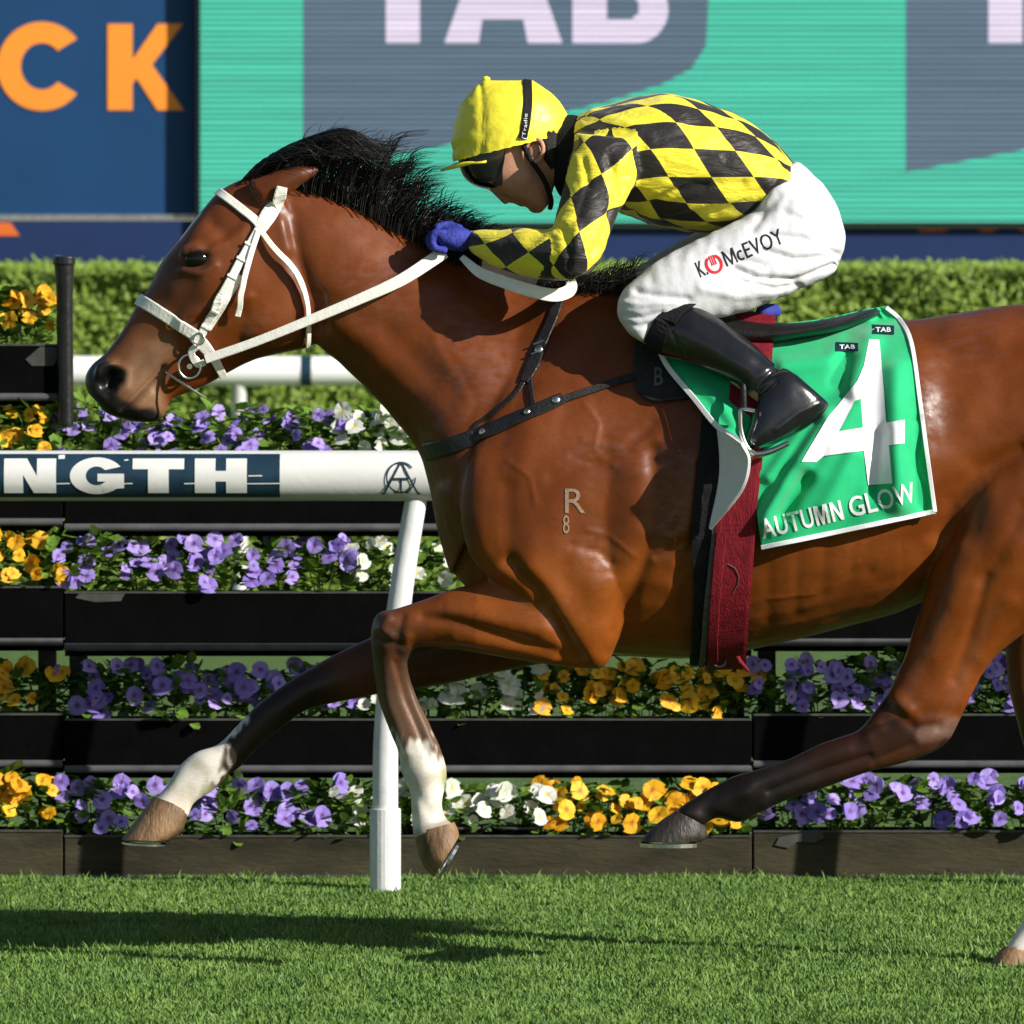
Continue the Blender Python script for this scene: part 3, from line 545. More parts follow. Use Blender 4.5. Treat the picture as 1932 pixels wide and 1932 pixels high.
STROKES = [   # (polyline, radius, depth, near side only)
    # forearm / shoulder folds
    ([(962, 1060), (1014, 1112), (1058, 1187), (1090, 1240)], 13, -.017, 1), ([(1000, 1075), (1048, 1130), (1085, 1200)], 26, .007, 1),
    ([(960, 1075), (905, 1096), (840, 1112)], 22, .006, 1), ([(1060, 1235), (950, 1200), (860, 1172), (800, 1165)], 11, -.010, 1), ([(1020, 1190), (930, 1168), (850, 1150)], 18, .007, 1),
    ([(1040, 1240), (950, 1222), (860, 1205)], 14, .006, 1), ([(980, 1130), (900, 1135), (840, 1145)], 9, -.004, 1),
    ([(965, 1055), (958, 990), (955, 920)], 20, -.006, 0), ([(1000, 1050), (1050, 990), (1090, 940)], 50, .008, 0), ([(905, 1030), (895, 960), (900, 880)], 32, .009, 0),
    # triceps, shoulder blade and rib edge
    ([(1232, 850), (1236, 930), (1228, 1020), (1195, 1110), (1165, 1190)], 16, -.012, 0), ([(1195, 900), (1195, 1000), (1160, 1090)], 34, .010, 0), ([(1130, 1100), (1125, 1180)], 34, .007, 1),
    ([(1285, 860), (1290, 940), (1272, 1010)], 24, .010, 0), ([(1330, 880), (1330, 980), (1290, 1060), (1285, 1160)], 14, -.010, 0),
    ([(1100, 720), (1130, 800), (1160, 850)], 34, .006, 0), ([(1010, 690), (960, 790), (925, 870)], 22, -.006, 0), ([(1075, 640), (1020, 770), (985, 870)], 40, .006, 0),
    ([(1040, 900), (1110, 880), (1180, 850), (1230, 800)], 12, -.005, 0), ([(1080, 1030), (1130, 1040), (1150, 1060)], 8, -.004, 1), ([(1100, 1060), (1130, 1120)], 30, .006, 1),
    # neck
    ([(600, 640), (680, 720), (760, 800), (830, 900)], 22, -.012, 0), ([(640, 600), (740, 700), (830, 810)], 40, .009, 0), ([(560, 420), (640, 470), (760, 560), (900, 680)], 60, .006, 0), ([(600, 560), (720, 620), (850, 740)], 24, -.006, 0),
    ([(560, 358), (638, 388), (708, 428), (764, 466), (803, 478)], 6, .006, 0), ([(556, 376), (638, 404), (708, 444), (764, 482)], 10, -.005, 0),
    ([(545, 400), (555, 480), (590, 560), (600, 640)], 16, -.010, 0), ([(530, 420), (545, 470)], 12, .006, 0),
    # head
    ([(470, 560), (410, 575), (345, 600)], 10, .006, 0), ([(455, 590), (390, 612)], 14, -.005, 0), ([(360, 540), (330, 590), (300, 640)], 18, -.005, 0), ([(405, 470), (450, 445), (470, 420)], 10, .006, 0),
    ([(420, 440), (400, 420)], 16, -.009, 0), ([(345, 510), (380, 516), (405, 500)], 8, .006, 0), ([(362, 490), (380, 489)], 13, -.012, 0), ([(348, 478), (370, 468), (396, 476)], 6, .004, 0),
    ([(565, 560), (575, 620), (540, 655), (490, 672)], 12, .005, 0), ([(600, 560), (606, 620)], 14, -.008, 0),
    ([(214, 708), (206, 718), (200, 726)], 15, -.034, 0), ([(186, 690), (215, 684), (240, 700), (238, 730), (215, 745)], 8, .007, 0), ([(186, 700), (182, 725), (196, 745)], 6, .004, 0),
    ([(230, 774), (262, 742), (308, 694)], 5.5, -.017, 0), ([(240, 790), (262, 768), (285, 745)], 9, .006, 0), ([(300, 770), (318, 752)], 9, -.006, 0), ([(250, 775), (285, 745)], 10, .004, 0), ([(245, 735), (290, 690)], 14, .004, 0), ([(275, 640), (330, 650), (365, 680)], 18, -.004, 0), ([(262, 770), (300, 775)], 10, .005, 0),
    # veins and fine relief
    ([(345, 600), (330, 640), (300, 665), (270, 690)], 4, .002, 0), ([(420, 560), (380, 600), (355, 640)], 4, .002, 0), ([(1100, 760), (1130, 800), (1120, 850), (1160, 880)], 5, .0016, 0), ([(960, 870), (1000, 900), (1010, 950)], 5, .002, 0), ([(1110, 1000), (1150, 1010), (1200, 1050)], 4, .002, 0), ([(870, 700), (900, 760), (880, 800)], 8, -.002, 0), ([(820, 640), (850, 700)], 9, .002, 0), ([(1100, 830), (1180, 850), (1240, 830)], 8, .0025, 0), ([(1080, 860), (1160, 890)], 7, -.0025, 0), ([(1450, 1130), (1540, 1120), (1620, 1060)], 4, .0016, 0), ([(1300, 1080), (1260, 1130), (1180, 1190)], 6, .002, 0), ([(1290, 1020), (1240, 1050)], 7, -.006, 0),
    # ribs, flank, haunch
    ([(1450, 1060), (1450, 1170)], 12, -.0025, 0), ([(1505, 1040), (1500, 1150)], 12, -.0025, 0), ([(1560, 1020), (1550, 1120)], 12, -.0025, 0), ([(1615, 1000), (1605, 1080)], 12, -.002, 0), ([(1440, 1195), (1560, 1140), (1640, 1080)], 10, -.004, 0),
    ([(1925, 850), (1850, 890), (1800, 950), (1780, 1010)], 22, -.022, 0), ([(1760, 640), (1790, 720), (1800, 820)], 40, -.010, 0), ([(1800, 620), (1880, 640)], 34, .012, 0), ([(1740, 660), (1720, 760), (1730, 860)], 40, .006, 0),
    ([(1860, 720), (1930, 700)], 50, .010, 0), ([(1870, 930), (1900, 1020)], 40, .010, 0), ([(1930, 960), (1880, 1060), (1850, 1090)], 16, -.007, 0), ([(1820, 1040), (1790, 1150), (1760, 1230)], 26, .007, 1), ([(1860, 1090), (1830, 1200), (1800, 1280)], 12, -.007, 1), ([(1905, 1140), (1850, 1240)], 18, .006, 1), ([(1760, 1130), (1735, 1200)], 9, -.005, 1),
    # hock and cannons
    ([(1700, 1330), (1712, 1340)], 16, .012, 1), ([(1680, 1330), (1730, 1375), (1770, 1370)], 9, -.007, 1), ([(1745, 1345), (1800, 1345)], 14, -.006, 1), ([(1660, 1375), (1640, 1390)], 13, .008, 1), ([(1735, 1395), (1780, 1385)], 12, .005, 1),
    ([(1640, 1425), (1560, 1450), (1450, 1492)], 6, -.008, 1), ([(1640, 1443), (1540, 1476), (1440, 1517)], 7, .004, 1), ([(1600, 1412), (1500, 1448), (1420, 1480)], 9, .004, 1), ([(1405, 1495)], 20, .007, 1), ([(1352, 1500), (1330, 1530)], 10, -.004, 1),
    ([(735, 1168), (722, 1185), (738, 1200)], 8, .009, 1), ([(760, 1165), (752, 1195)], 7, -.006, 1), ([(768, 1200), (760, 1225)], 9, .006, 1), ([(715, 1205), (760, 1215)], 7, -.005, 1), ([(745, 1250), (765, 1320), (795, 1390), (808, 1430)], 6, -.007, 1), ([(760, 1255), (782, 1330), (815, 1410)], 7, .004, 1), ([(725, 1250), (735, 1330), (770, 1420)], 9, .004, 1), ([(800, 1455)], 20, .006, 1), ([(790, 1500), (808, 1530)], 10, -.004, 1), ([(781, 1575), (850, 1556)], 7, .004, 1),
    # girth crease
    ([(1150, 1232), (1200, 1228), (1280, 1236)], 10, -.004, 0)]
disp = np.zeros(len(co))
for pts, rad, dep, nr in STROKES:
    if len(pts) == 1: pts = [pts[0], (pts[0][0] + .5, pts[0][1])]
    d, _ = seg_dist(u, v, pts); wgt = np.exp(-(d / rad) ** 2)
    if nr: wgt = wgt * (co[:, 1] < -.03)
    # fore and hind far legs are not the trunk: keep trunk strokes off them
    disp += dep * (.62 if dep < 0 and pts[0][0] > 330 else .8 if pts[0][0] > 330 else 1.) * wgt * (side if not nr else 1) * np.clip(np.abs(no[:, 1]) * 1.6, 0, 1)
disp += .0028 * np.maximum(sstep(1000, 860, u) * sstep(1090, 1160, v), sstep(1230, 1320, v))
disp += fbm(co, 26., .0010) + fbm(co, 7., .0020)
co2 = co + no * disp[:, None]; set_co(hm, co2)
# coat colour: bay with black points, white socks, dark muzzle, plus some painted sun and shade
base = np.tile(np.array([.146, .0340, .0046]), (len(co), 1))
nz1 = fbm(co, 9., 1.); nz2 = fbm(co, 30., 1.); nz3 = fbm(co * np.array([1., 1., .35]), 90., 1.)
def blend(maskv, colr):
    global base; m_ = np.clip(maskv, 0, 1)[:, None]; base = base * (1 - m_) + np.array(colr) * m_
rgt = np.array([.200, .0490, .0064]); blend(.5 * sstep(.0, .6, nz1), rgt)
blend(sstep(1000, 1100, v) * sstep(1350, 1250, u) * .65, (.265, .069, .0078))  # sunlit gold of the forearm and lower chest painted into the coat
blend(.5 * sstep(980, 1080, v) * (u > 1690) * sstep(1290, 1230, v), (.215, .054, .0062))  # lower haunch: golden sunlight put into the coat colour
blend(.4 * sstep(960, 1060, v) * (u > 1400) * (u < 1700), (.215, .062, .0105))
blend(.55 * sstep(820, 640, v) * sstep(930, 1040, u) * sstep(1420, 1300, u), (.085, .021, .006))
blend(.45 * sstep(640, 780, v - .55 * (u - 640)) * (u < 900) * (u > 560), (.085, .022, .006))  # shade under the neck and on the chest front painted into the coat
blend(.4 * sstep(700, 600, v) * (u > 1650), (.10, .027, .007))
blend(.55 * sstep(720, 560, u) * sstep(640, 470, v + .25 * (u - 300)), (.13, .038, .014))              # darker crest and forehead
blend(.5 * sstep(330, 290, u + .3 * nz2 * 30) * sstep(560, 680, v), (.20, .105, .055))               # mealy muzzle
blend(sstep(46, 16, seg_dist(u, v, [(300, 660), (255, 715), (285, 765)])[0] + 8 * nz2) * .75, (.20, .112, .06))
blend(sstep(34, 20, seg_dist(u, v, [(178, 700), (195, 725), (205, 712), (195, 755), (235, 790), (280, 798)])[0] + 10 * nz2), (.018, .014, .013))
blend(sstep(24, 17, seg_dist(u, v, [(214, 708), (206, 718), (202, 724)])[0]), (.006, .005, .005))
blend(sstep(26, 14, np.hypot((u - 371) / 1.3, v - 489)), (.02, .012, .009)); blend(.6 * sstep(52, 24, np.hypot((u - 362) / 1.1, v - 500)), (.075, .028, .014))
blend(.55 * sstep(60, 20, seg_dist(u, v, [(345, 560), (305, 560), (330, 520)])[0]), (.07, .03, .016))
blend(.55 * ((u > 470) & (v < 356 + (u - 480) * -.05) & (np.abs(co[:, 1]) > .045)) * sstep(470, 560, u), (.06, .02, .009))
# white snip of the blaze on the forehead front edge
blend(sstep(9, 5, seg_dist(u, v, [(372, 404), (342, 446)])[0]) * sstep(.035, .02, np.abs(co[:, 1])), (.72, .66, .60))
def limb(pts, tmask, lo, hi, colr, n_=.05):
    d, t = seg_dist(u, v, pts); blend(tmask * sstep(lo, hi, t + n_ * nz2) * (d < 120), colr)
nearleg = (co[:, 1] < -.04) ; farleg = (co[:, 1] > .02)
NF = [(1090, 1180), (740, 1190), (735, 1250), (800, 1440), (810, 1570)]
dNF, tNF = seg_dist(u, v, NF); inNF = nearleg & (dNF < 62) & (u < 860) & (v > 1100)
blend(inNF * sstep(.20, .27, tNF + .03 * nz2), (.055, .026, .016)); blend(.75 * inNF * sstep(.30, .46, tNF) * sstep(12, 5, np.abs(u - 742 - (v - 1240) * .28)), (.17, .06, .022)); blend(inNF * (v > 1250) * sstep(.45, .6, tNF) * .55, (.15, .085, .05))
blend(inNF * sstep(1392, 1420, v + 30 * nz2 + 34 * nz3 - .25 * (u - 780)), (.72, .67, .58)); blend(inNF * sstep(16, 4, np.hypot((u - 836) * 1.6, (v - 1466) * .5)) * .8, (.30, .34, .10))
FFp = [(1000, 1190), (640, 1280), (400, 1440), (310, 1530)]
dFF, tFF = seg_dist(u, v, FFp); inFF = farleg & (dFF < 75) & (u < 1010) & (v > 1150)
blend(inFF * .75, (.06, .024, .014)); blend(inFF * sstep(.3, .42, tFF), (.028, .016, .012)); blend(inFF * sstep(438, 415, u + .4 * (v - 1430) + 20 * nz2 + 26 * nz3), (.74, .69, .60)); blend(inFF * sstep(1530, 1545, v + .35 * (300 - u)), (.10, .08, .06)); blend(inFF * sstep(22, 8, np.hypot(u - 392, v - 1494)) * .7, (.33, .34, .14))  # first blend paints in the shade on the far foreleg
HNp = [(1850, 1100), (1730, 1370), (1400, 1500), (1290, 1545)]
dHN, tHN = seg_dist(u, v, HNp); inHN = nearleg & (dHN < 130) & (v > 1150) & (u > 1180)
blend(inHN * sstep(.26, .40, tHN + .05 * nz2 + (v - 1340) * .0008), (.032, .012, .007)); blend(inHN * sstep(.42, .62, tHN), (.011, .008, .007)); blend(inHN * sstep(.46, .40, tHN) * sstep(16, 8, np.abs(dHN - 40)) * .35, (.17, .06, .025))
blend(.5 * inHN * sstep(22, 10, seg_dist(u, v, [(1745, 1385), (1800, 1370)])[0] + 6 * nz2), (.20, .12, .09))
dirt = sstep(-.1, .5, nz2) * .45
blend(dirt * inNF * (v > 1420), (.42, .34, .22)); blend(dirt * inFF * (u < 430), (.42, .34, .22)); blend(.5 * inNF * sstep(14, 3, np.abs(v - 1572 + .28 * (u - 782))), (.12, .08, .05)); blend(.5 * inFF * sstep(1524, 1540, v - .35 * (u - 300)), (.16, .11, .07))
HFm = farleg & (v > 1180) & (u > 1860)
blend(HFm * .5, (.12, .045, .02)); blend(HFm * sstep(1330, 1400, v), (.025, .017, .014)); blend(HFm * sstep(1700, 1735, v + 8 * nz2), (.74, .70, .62))
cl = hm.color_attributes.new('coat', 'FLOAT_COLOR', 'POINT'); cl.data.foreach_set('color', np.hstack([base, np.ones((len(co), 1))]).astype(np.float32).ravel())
# sweat-damp patches lie glossier than the dry hair
wet = np.zeros(len(co))
for wu, wv, ru, rv in ((900, 715, 95, 120), (1130, 1060, 60, 70), (1170, 850, 90, 50), (1745, 770, 45, 90), (1830, 650, 70, 50), (1040, 1150, 60, 30), (690, 560, 90, 60), (480, 620, 60, 40), (1275, 1000, 40, 90)):
    wet = np.maximum(wet, np.exp(-((u - wu) / ru) ** 2 - ((v - wv) / rv) ** 2))
wa = hm.color_attributes.new('wet', 'FLOAT_COLOR', 'POINT'); wa.data.foreach_set('color', np.repeat(wet, 4).astype(np.float32))
t_ = M['coat'].node_tree; N_ = t_.nodes; bs = N_['Principled BSDF']; at = N_.new('ShaderNodeAttribute'); at.attribute_name = 'wet'
tc_ = N_.new('ShaderNodeTexCoord'); mp_ = N_.new('ShaderNodeMapping'); mp_.inputs['Scale'].default_value = (34, 60, 70); mp_.inputs['Rotation'].default_value = (0, .6, 0); t_.links.new(tc_.outputs['Object'], mp_.inputs[0])
nz_ = N_.new('ShaderNodeTexNoise'); nz_.inputs['Scale'].default_value = 1; nz_.inputs['Detail'].default_value = 6; t_.links.new(mp_.outputs[0], nz_.inputs['Vector'])
rm_ = N_.new('ShaderNodeMapRange'); rm_.inputs['From Min'].default_value = .38; rm_.inputs['From Max'].default_value = .62; t_.links.new(nz_.outputs['Fac'], rm_.inputs['Value'])
ml_ = N_.new('ShaderNodeMath'); ml_.operation = 'MULTIPLY'; t_.links.new(at.outputs['Fac'], ml_.inputs[0]); t_.links.new(rm_.outputs[0], ml_.inputs[1])
sp_n = N_.new('ShaderNodeMapRange'); sp_n.inputs['To Min'].default_value = .30; sp_n.inputs['To Max'].default_value = 1.0; t_.links.new(ml_.outputs[0], sp_n.inputs['Value']); t_.links.new(sp_n.outputs[0], bs.inputs['Specular IOR Level'])
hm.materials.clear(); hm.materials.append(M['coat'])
hobj = link('body', hm, horse)
BVH = BVHTree.FromPolygons([Vector(c) for c in get_co(hm)], [tuple(p.vertices) for p in hm.polygons])
CAMP = Vector((0, -DC, CH))
def hit(uu, vv, off=0.0, bvh=None):
    "where the near side surface stands at a survey point, raised by off along its normal"
    d = (P(uu, vv, 0) - CAMP).normalized(); h = (bvh or BVH).ray_cast(CAMP, d)
    if h[0] is None: return None, None
    n_ = h[1] if h[1].dot(d) < 0 else -h[1]
    return h[0] + n_ * off, n_
def hits(uu, vv, off=0.0):
    'as hit(), sliding down onto the animal when the point clears its back'
    for k in range(40):
        p, n_ = hit(uu, vv + 4 * k, off)
        if p is not None: return p + Vector((0, 0, 4 * k * S * .6)), n_
# eyes
for sg in (-1, 1):
    p, n_ = hit(371, 489); 
    if sg > 0: p = Vector((p.x, -p.y, p.z)); n_ = Vector((n_.x, -n_.y, n_.z))
    MB().ball(p - n_ * .001, (.0255, .0135, .0205), 20, 12).obj('eye', M['eye'], horse, smooth=True)
# hooves with shoes
def hoof(rings, m, shoe):
    ho = MB().loft(rings, 4, 26, .9).obj('hoof', m, horse, smooth=True)
    (a, b, w_, y0, th) = shoe; mb = MB(); a_, b_ = P(*a, y0), P(*b, y0); ax = (b_ - a_); L = ax.length; ax.normalize(); dn = ax.cross(Vector((0, 1, 0))).normalized()
    if dn.z > 0: dn = -dn
    V = []; F = []; n = 22
    for i in range(n + 1):
        t = math.radians(-150 + 300 * i / n); cx = (a_ + b_) / 2 - ax * L / 2 * math.cos(t); 
        for rr, dd in ((1.0, 0), (1.0, th), (.74, th), (.74, 0)):
            V.append((a_ + b_) / 2 - ax * (L / 2 * rr * math.cos(t)) + Vector((0, 1, 0)) * (w_ * rr * math.sin(t)) + dn * dd)
    for i in range(n):
        for k in range(4): F.append((i * 4 + k, i * 4 + (k + 1) % 4, i * 4 + 4 + (k + 1) % 4, i * 4 + 4 + k))
    mb.add(V, F).obj('horseshoe', M['steel'], ho)
hoof([(781, 1572, 857, 1551, .040, -.105), (786, 1600, 863, 1562, .047, -.105), (797, 1632, 866, 1573, .052, -.105), (818, 1655, 866, 1579, .054, -.105)], M['hoof'], ((823, 1659), (868, 1581), .054, -.105, .006))
hoof([(290, 1502, 358, 1528, .033, .085), (278, 1518, 353, 1540, .040, .085), (258, 1545, 349, 1555, .046, .085), (240, 1570, 342, 1570, .050, .085), (229, 1584, 318, 1588, .052, .085)], M['hoof'], ((230, 1588), (318, 1592), .052, .085, .004))
hoof([(1276, 1529, 1330, 1558, .038, -.15), (1250, 1546, 1334, 1568, .046, -.15), (1222, 1570, 1334, 1580, .052, -.15), (1208, 1589, 1322, 1589, .054, -.15)], M['hoof_dark'], ((1207, 1590), (1322, 1590), .054, -.15, .008))
hoof([(1895, 1785, 1955, 1800, .038, .13), (1880, 1800, 1958, 1808, .046, .13), (1868, 1822, 1955, 1823, .052, .13)], M['hoof'], ((1867, 1823), (1955, 1823), .054, .13, .006))
# mane, forelock and tail hair
def hair(strands, name, m, w_=.0014):
    V = []; F = []
    for pts in strands:
        q = cr(pts, 4); n = len(q); b = len(V); t = q[-1] - q[0]; sd = np.cross(t, np.random.normal(size=3)); sd /= np.linalg.norm(sd) + 1e-9; s2 = np.cross(t, sd); s2 /= np.linalg.norm(s2) + 1e-9
        for i in range(n):
            ww = w_ * (1 - i / (n - 1)) ** .7 + .0002
            V += [q[i] + sd * ww, q[i] - sd * ww * .5 + s2 * ww * .87, q[i] - sd * ww * .5 - s2 * ww * .87]
        for i in range(n - 1):
            for k in range(3): F.append((b + i * 3 + k, b + i * 3 + (k + 1) % 3, b + i * 3 + 3 + (k + 1) % 3, b + i * 3 + 3 + k))
    o = link(name, raw_mesh(name, np.array(V, float), np.array(F), m, 4), horse); o.data.polygons.foreach_set('use_smooth', [True] * len(o.data.polygons)); return o
rs = random.Random(5); st = []
crest = cr([(438, 348), (470, 328), (505, 322), (560, 345), (630, 366), (704, 402), (768, 438), (830, 470), (905, 503), (1000, 533)], 20)
topl = np.array([(440, 343), (480, 308), (540, 273), (600, 253), (660, 243), (700, 262), (745, 266), (780, 288), (810, 325), (840, 352), (868, 385), (896, 408), (930, 428)], float)
def pick(uu):
    return crest[np.argmin(np.abs(crest[:, 0] - uu))]
def ytop(uu): return np.interp(uu, topl[:, 0], topl[:, 1])
for i in range(760):                             # forelock and bridle path swept straight back
    r0 = pick(rs.uniform(438, 565)); L = rs.uniform(100, 215); tu = min(r0[0] + L, 745); tv = ytop(tu) + rs.uniform(0, 1) ** 1.2 * 62 - (rs.random() < .06) * rs.uniform(0, 22)
    f1 = r0[0] + (tu - r0[0]) * .35; f2 = r0[0] + (tu - r0[0]) * .7
    y0 = rs.gauss(-.004, .012); y1 = y0 + rs.gauss(-.006, .02)
    if rs.random() < .35: y1 -= .05
    st.append([P(r0[0], r0[1] + 8, y0), P(f1, ytop(f1) + rs.uniform(2, 30), y0 - .008), P(f2, ytop(f2) + rs.uniform(0, 46), y1 - .004), P(tu, tv, y1)])
for c in range(40):                              # blown locks along the crest
    cu = 545 + 330 * (c + rs.random()) / 40; r0 = pick(cu); H = r0[1] - ytop(min(cu + 45, 925)); ln = rs.uniform(.52, 1.18); bend = rs.uniform(52, 128) - max(0, cu - 700) * .2
    tipu, tipv = r0[0] + bend, r0[1] - H * ln; yc = rs.gauss(-.012, .016); yt = yc + rs.gauss(-.012, .03); sprd = rs.uniform(1.5, 4.5)
    for k in range(30 if cu < 765 else 11):
        q = pick(cu + rs.gauss(0, 9)); fr_ = rs.uniform(.7, 1.0) if rs.random() < .8 else rs.uniform(.35, .7)
        tu = q[0] + (tipu - q[0]) * fr_ + rs.gauss(0, sprd); tv = q[1] + (tipv - q[1]) * fr_ + rs.gauss(0, sprd * .6)
        st.append([P(q[0], q[1] + 9, yc * .5 + rs.gauss(0, .006)), P(q[0] + (tu - q[0]) * .10, q[1] + (tv - q[1]) * .52, yc + rs.gauss(-.006, .006)), P(q[0] + (tu - q[0]) * .46, q[1] + (tv - q[1]) * .93, (yc + yt) / 2 + rs.gauss(0, .006)), P(tu, tv, yt + rs.gauss(0, .008))])
for i in range(1300):                            # dense short base layer over the crest
    r0 = pick(rs.uniform(540, 905)); L = rs.uniform(12, 36); yy = rs.gauss(-.006, .016)
    st.append([P(r0[0], r0[1] + 14, yy), P(r0[0] + 3, r0[1] - L * .3, yy - .004), P(r0[0] + L * .25, r0[1] - L * .75, yy - .006), P(r0[0] + L * .5, r0[1] - L, yy + rs.gauss(0, .01))])
for i in range(170):                             # stray hairs
    r0 = pick(rs.uniform(560, 870)); tu = r0[0] + rs.uniform(10, 110); tv = ytop(min(tu, 925)) - rs.uniform(-25, 26)
    st.append([P(r0[0], r0[1] + 8, rs.gauss(0, .01)), P(r0[0] + (tu - r0[0]) * .1, r0[1] + (tv - r0[1]) * .45, rs.gauss(0, .015)), P(r0[0] + (tu - r0[0]) * .5, r0[1] + (tv - r0[1]) * .85, rs.gauss(0, .025)), P(tu, tv, rs.gauss(0, .035))])
for i in range(520):                             # rear end of the mane blown flat above the hands
    r0 = pick(rs.uniform(760, 905)); tu = r0[0] + rs.uniform(25, 85); tv = r0[1] - rs.uniform(15, 66)
    st.append([P(r0[0], r0[1] + 8, rs.gauss(0, .012)), P(r0[0] + 6, r0[1] - 22, rs.gauss(0, .012)), P(tu - 18, tv - 2 + rs.gauss(0, 4), rs.gauss(0, .02)), P(tu, tv + rs.gauss(0, 5), rs.gauss(0, .025))])
for i in range(700):                             # mane tuft at the withers
    uu = rs.uniform(1010, 1190); vv = np.interp(uu, [1000, 1100, 1190], [535, 546, 552]); tu = uu + rs.uniform(10, 60); tv = vv - rs.uniform(0, 1) ** 1.5 * (24 + max(0, uu - 1060) * .42)
    yy = rs.gauss(-.01, .02); st.append([P(uu, vv + 10, yy), P(uu + 6, vv - (vv - tv) * .4 - 4, yy - .006), P(uu + (tu - uu) * .6, tv + 4, yy - .01), P(tu, tv, yy + rs.gauss(-.01, .015))])
hair(st, 'mane', M['mane'])
st = []
for i in range(700):
    a = rs.uniform(0, 6.28); s_ = rs.uniform(0, .03); yy = s_ * math.cos(a); dz = s_ * math.sin(a) / S; L = rs.uniform(.75, 1.05)
    st.append([P(2190, 690 + dz, yy), P(2260, 660 + dz, yy * 1.5), P(2400, 720 + dz * 2 + rs.gauss(0, 12), yy * 2.5 + rs.gauss(0, .02)), P(2400 + 180 * L, 840 + dz * 2 + rs.gauss(0, 30), yy * 3 + rs.gauss(0, .04))])
hair(st, 'tail', M['mane'], .003)
# shoulder brand: a letter over a short digit row, lying on the coat
def on_coat(a, b_, off=.0016):
    p, n_ = hit(a, b_, off); return p
text_mesh('R', .0, (1066, 968, 1104, 922), lambda a, b_: on_coat(a, b_), 'brand_mark', M['brand'], horse, cuts=2)
text_mesh('8', .0, (1062, 1006, 1074, 972), lambda a, b_: on_coat(a, b_), 'brand_mark', M['brand'], horse, cuts=1)
# ================================================================ TACK
def dense(pts, step=6):
    q = cr(pts, 12) if len(pts) > 2 else np.array([np.array(pts[0]) + (np.array(pts[1]) - np.array(pts[0])) * t for t in np.linspace(0, 1, 14)])
    return q
def smooth_path(ps, it=3):
    a = np.array([tuple(p) for p in ps])
    for _ in range(it): a[1:-1] = a[1:-1] * .5 + (a[:-2] + a[2:]) * .25
    return [Vector(p) for p in a]
def ribbon(mb, ps, ns, wd, th, mi=0):
    n = len(ps); V = []; F = []; wd = wd if hasattr(wd, '__len__') else [wd] * n
    for i in range(n):
        t = (ps[min(i + 1, n - 1)] - ps[max(i - 1, 0)]).normalized(); nn = (ns[i] - t * ns[i].dot(t)).normalized(); b = t.cross(nn); w_ = wd[i] / 2
        for bx, nz_ in ((-1, 0), (-1, .7), (-.8, 1), (.8, 1), (1, .7), (1, 0)): V.append(ps[i] + b * w_ * bx + nn * th * nz_)
    for i in range(n - 1):
        for k in range(6): F.append((i * 6 + k, i * 6 + (k + 1) % 6, i * 6 + 6 + (k + 1) % 6, i * 6 + 6 + k))
    F += [tuple(range(5, -1, -1)), tuple((n - 1) * 6 + k for k in range(6))]; return mb.add(V, F, mi)
def strap(name, pts, wpx, th, m, parent, off=.002, wrap=False, it=3, lift=None):
    "strap lying on the horse; with wrap it goes on round the far side"
    ps, ns = [], []; wl = wpx if hasattr(wpx, '__len__') else None; W = []
    q = dense(pts)
    for i, (a, b) in enumerate(q):
        f = i / (len(q) - 1); p, n_ = hit(a, b, off)
        if p is None: continue
        if lift: p = p + Vector((0, -1, 0)) * np.interp(f, *zip(*lift))
        ps.append(p); ns.append(n_); W.append((np.interp(f, np.linspace(0, 1, len(wl)), wl) if wl else wpx) * S)
    ps = smooth_path(ps, it)
    if wrap:
        A, B = ps[0], ps[-1]; mir = [Vector((p.x, -p.y, p.z)) for p in ps]; mn = [Vector((n_.x, -n_.y, n_.z)) for n_ in ns]
        ps = ps + mir[::-1] if wrap == 'end' else mir + ps if False else (mir[::-1] + ps); ns = mn[::-1] + ns; W = W[::-1] + W
    mb = MB(); ribbon(mb, ps, ns, W, th); return mb.obj(name, m, parent, smooth=False)
# ---- bridle
br = root('bridle', 'white bridle with noseband on the horse head', 'bridle')
LW, SB = M['leather_white'], M['leather_black']
strap('browband', [(408, 360), (432, 377), (468, 405), (503, 436)], 16, .004, LW, br, .003, wrap=True)
strap('crownpiece', [(490, 432), (506, 408), (524, 376), (532, 352)], [26, 30, 26, 20], .004, LW, br, .004)
strap('cheekpiece', [(489, 432), (462, 478), (425, 545), (397, 597), (378, 634)], 16, .004, LW, br, .005)
strap('cheek_strap', [(488, 436), (476, 470), (463, 515), (455, 555), (448, 594)], 11, .003, LW, br, .009, lift=[(0, 0), (1, .006)])
strap('inner_strap', [(455, 520), (430, 562), (394, 620)], 11, .003, LW, br, .002)
strap('noseband', [(256, 562), (285, 578), (330, 606), (372, 634)], 23, .004, LW, br, .004, wrap=True)
strap('chin_strap', [(368, 632), (386, 652), (404, 676), (422, 712)], [26, 24, 17, 15], .004, LW, br, .006)
strap('bit_strap', [(372, 650), (362, 662), (372, 684), (386, 680)], 13, .004, LW, br, .008)
strap('throat_lash', [(493, 436), (515, 466), (543, 498), (563, 532), (574, 572), (577, 610), (579, 656)], [10, 11, 12, 14, 14, 13, 9], .004, LW, br, .006, lift=[(0, 0), (.4, .016), (.8, .012), (1, 0)])
mb = MB()
for (a, b) in ((470, 462), (455, 490), (437, 522), (404, 583), (389, 616)):     # keepers on the cheekpiece
    p, n_ = hit(a, b, .0095); t = (P(378, 634) - P(489, 432)).normalized(); sd = t.cross(n_).normalized()
    ribbon(mb := MB(), [p - sd * .0105, p, p + sd * .0105], [n_] * 3, .006, .002); mb.obj('keeper', LW, br)
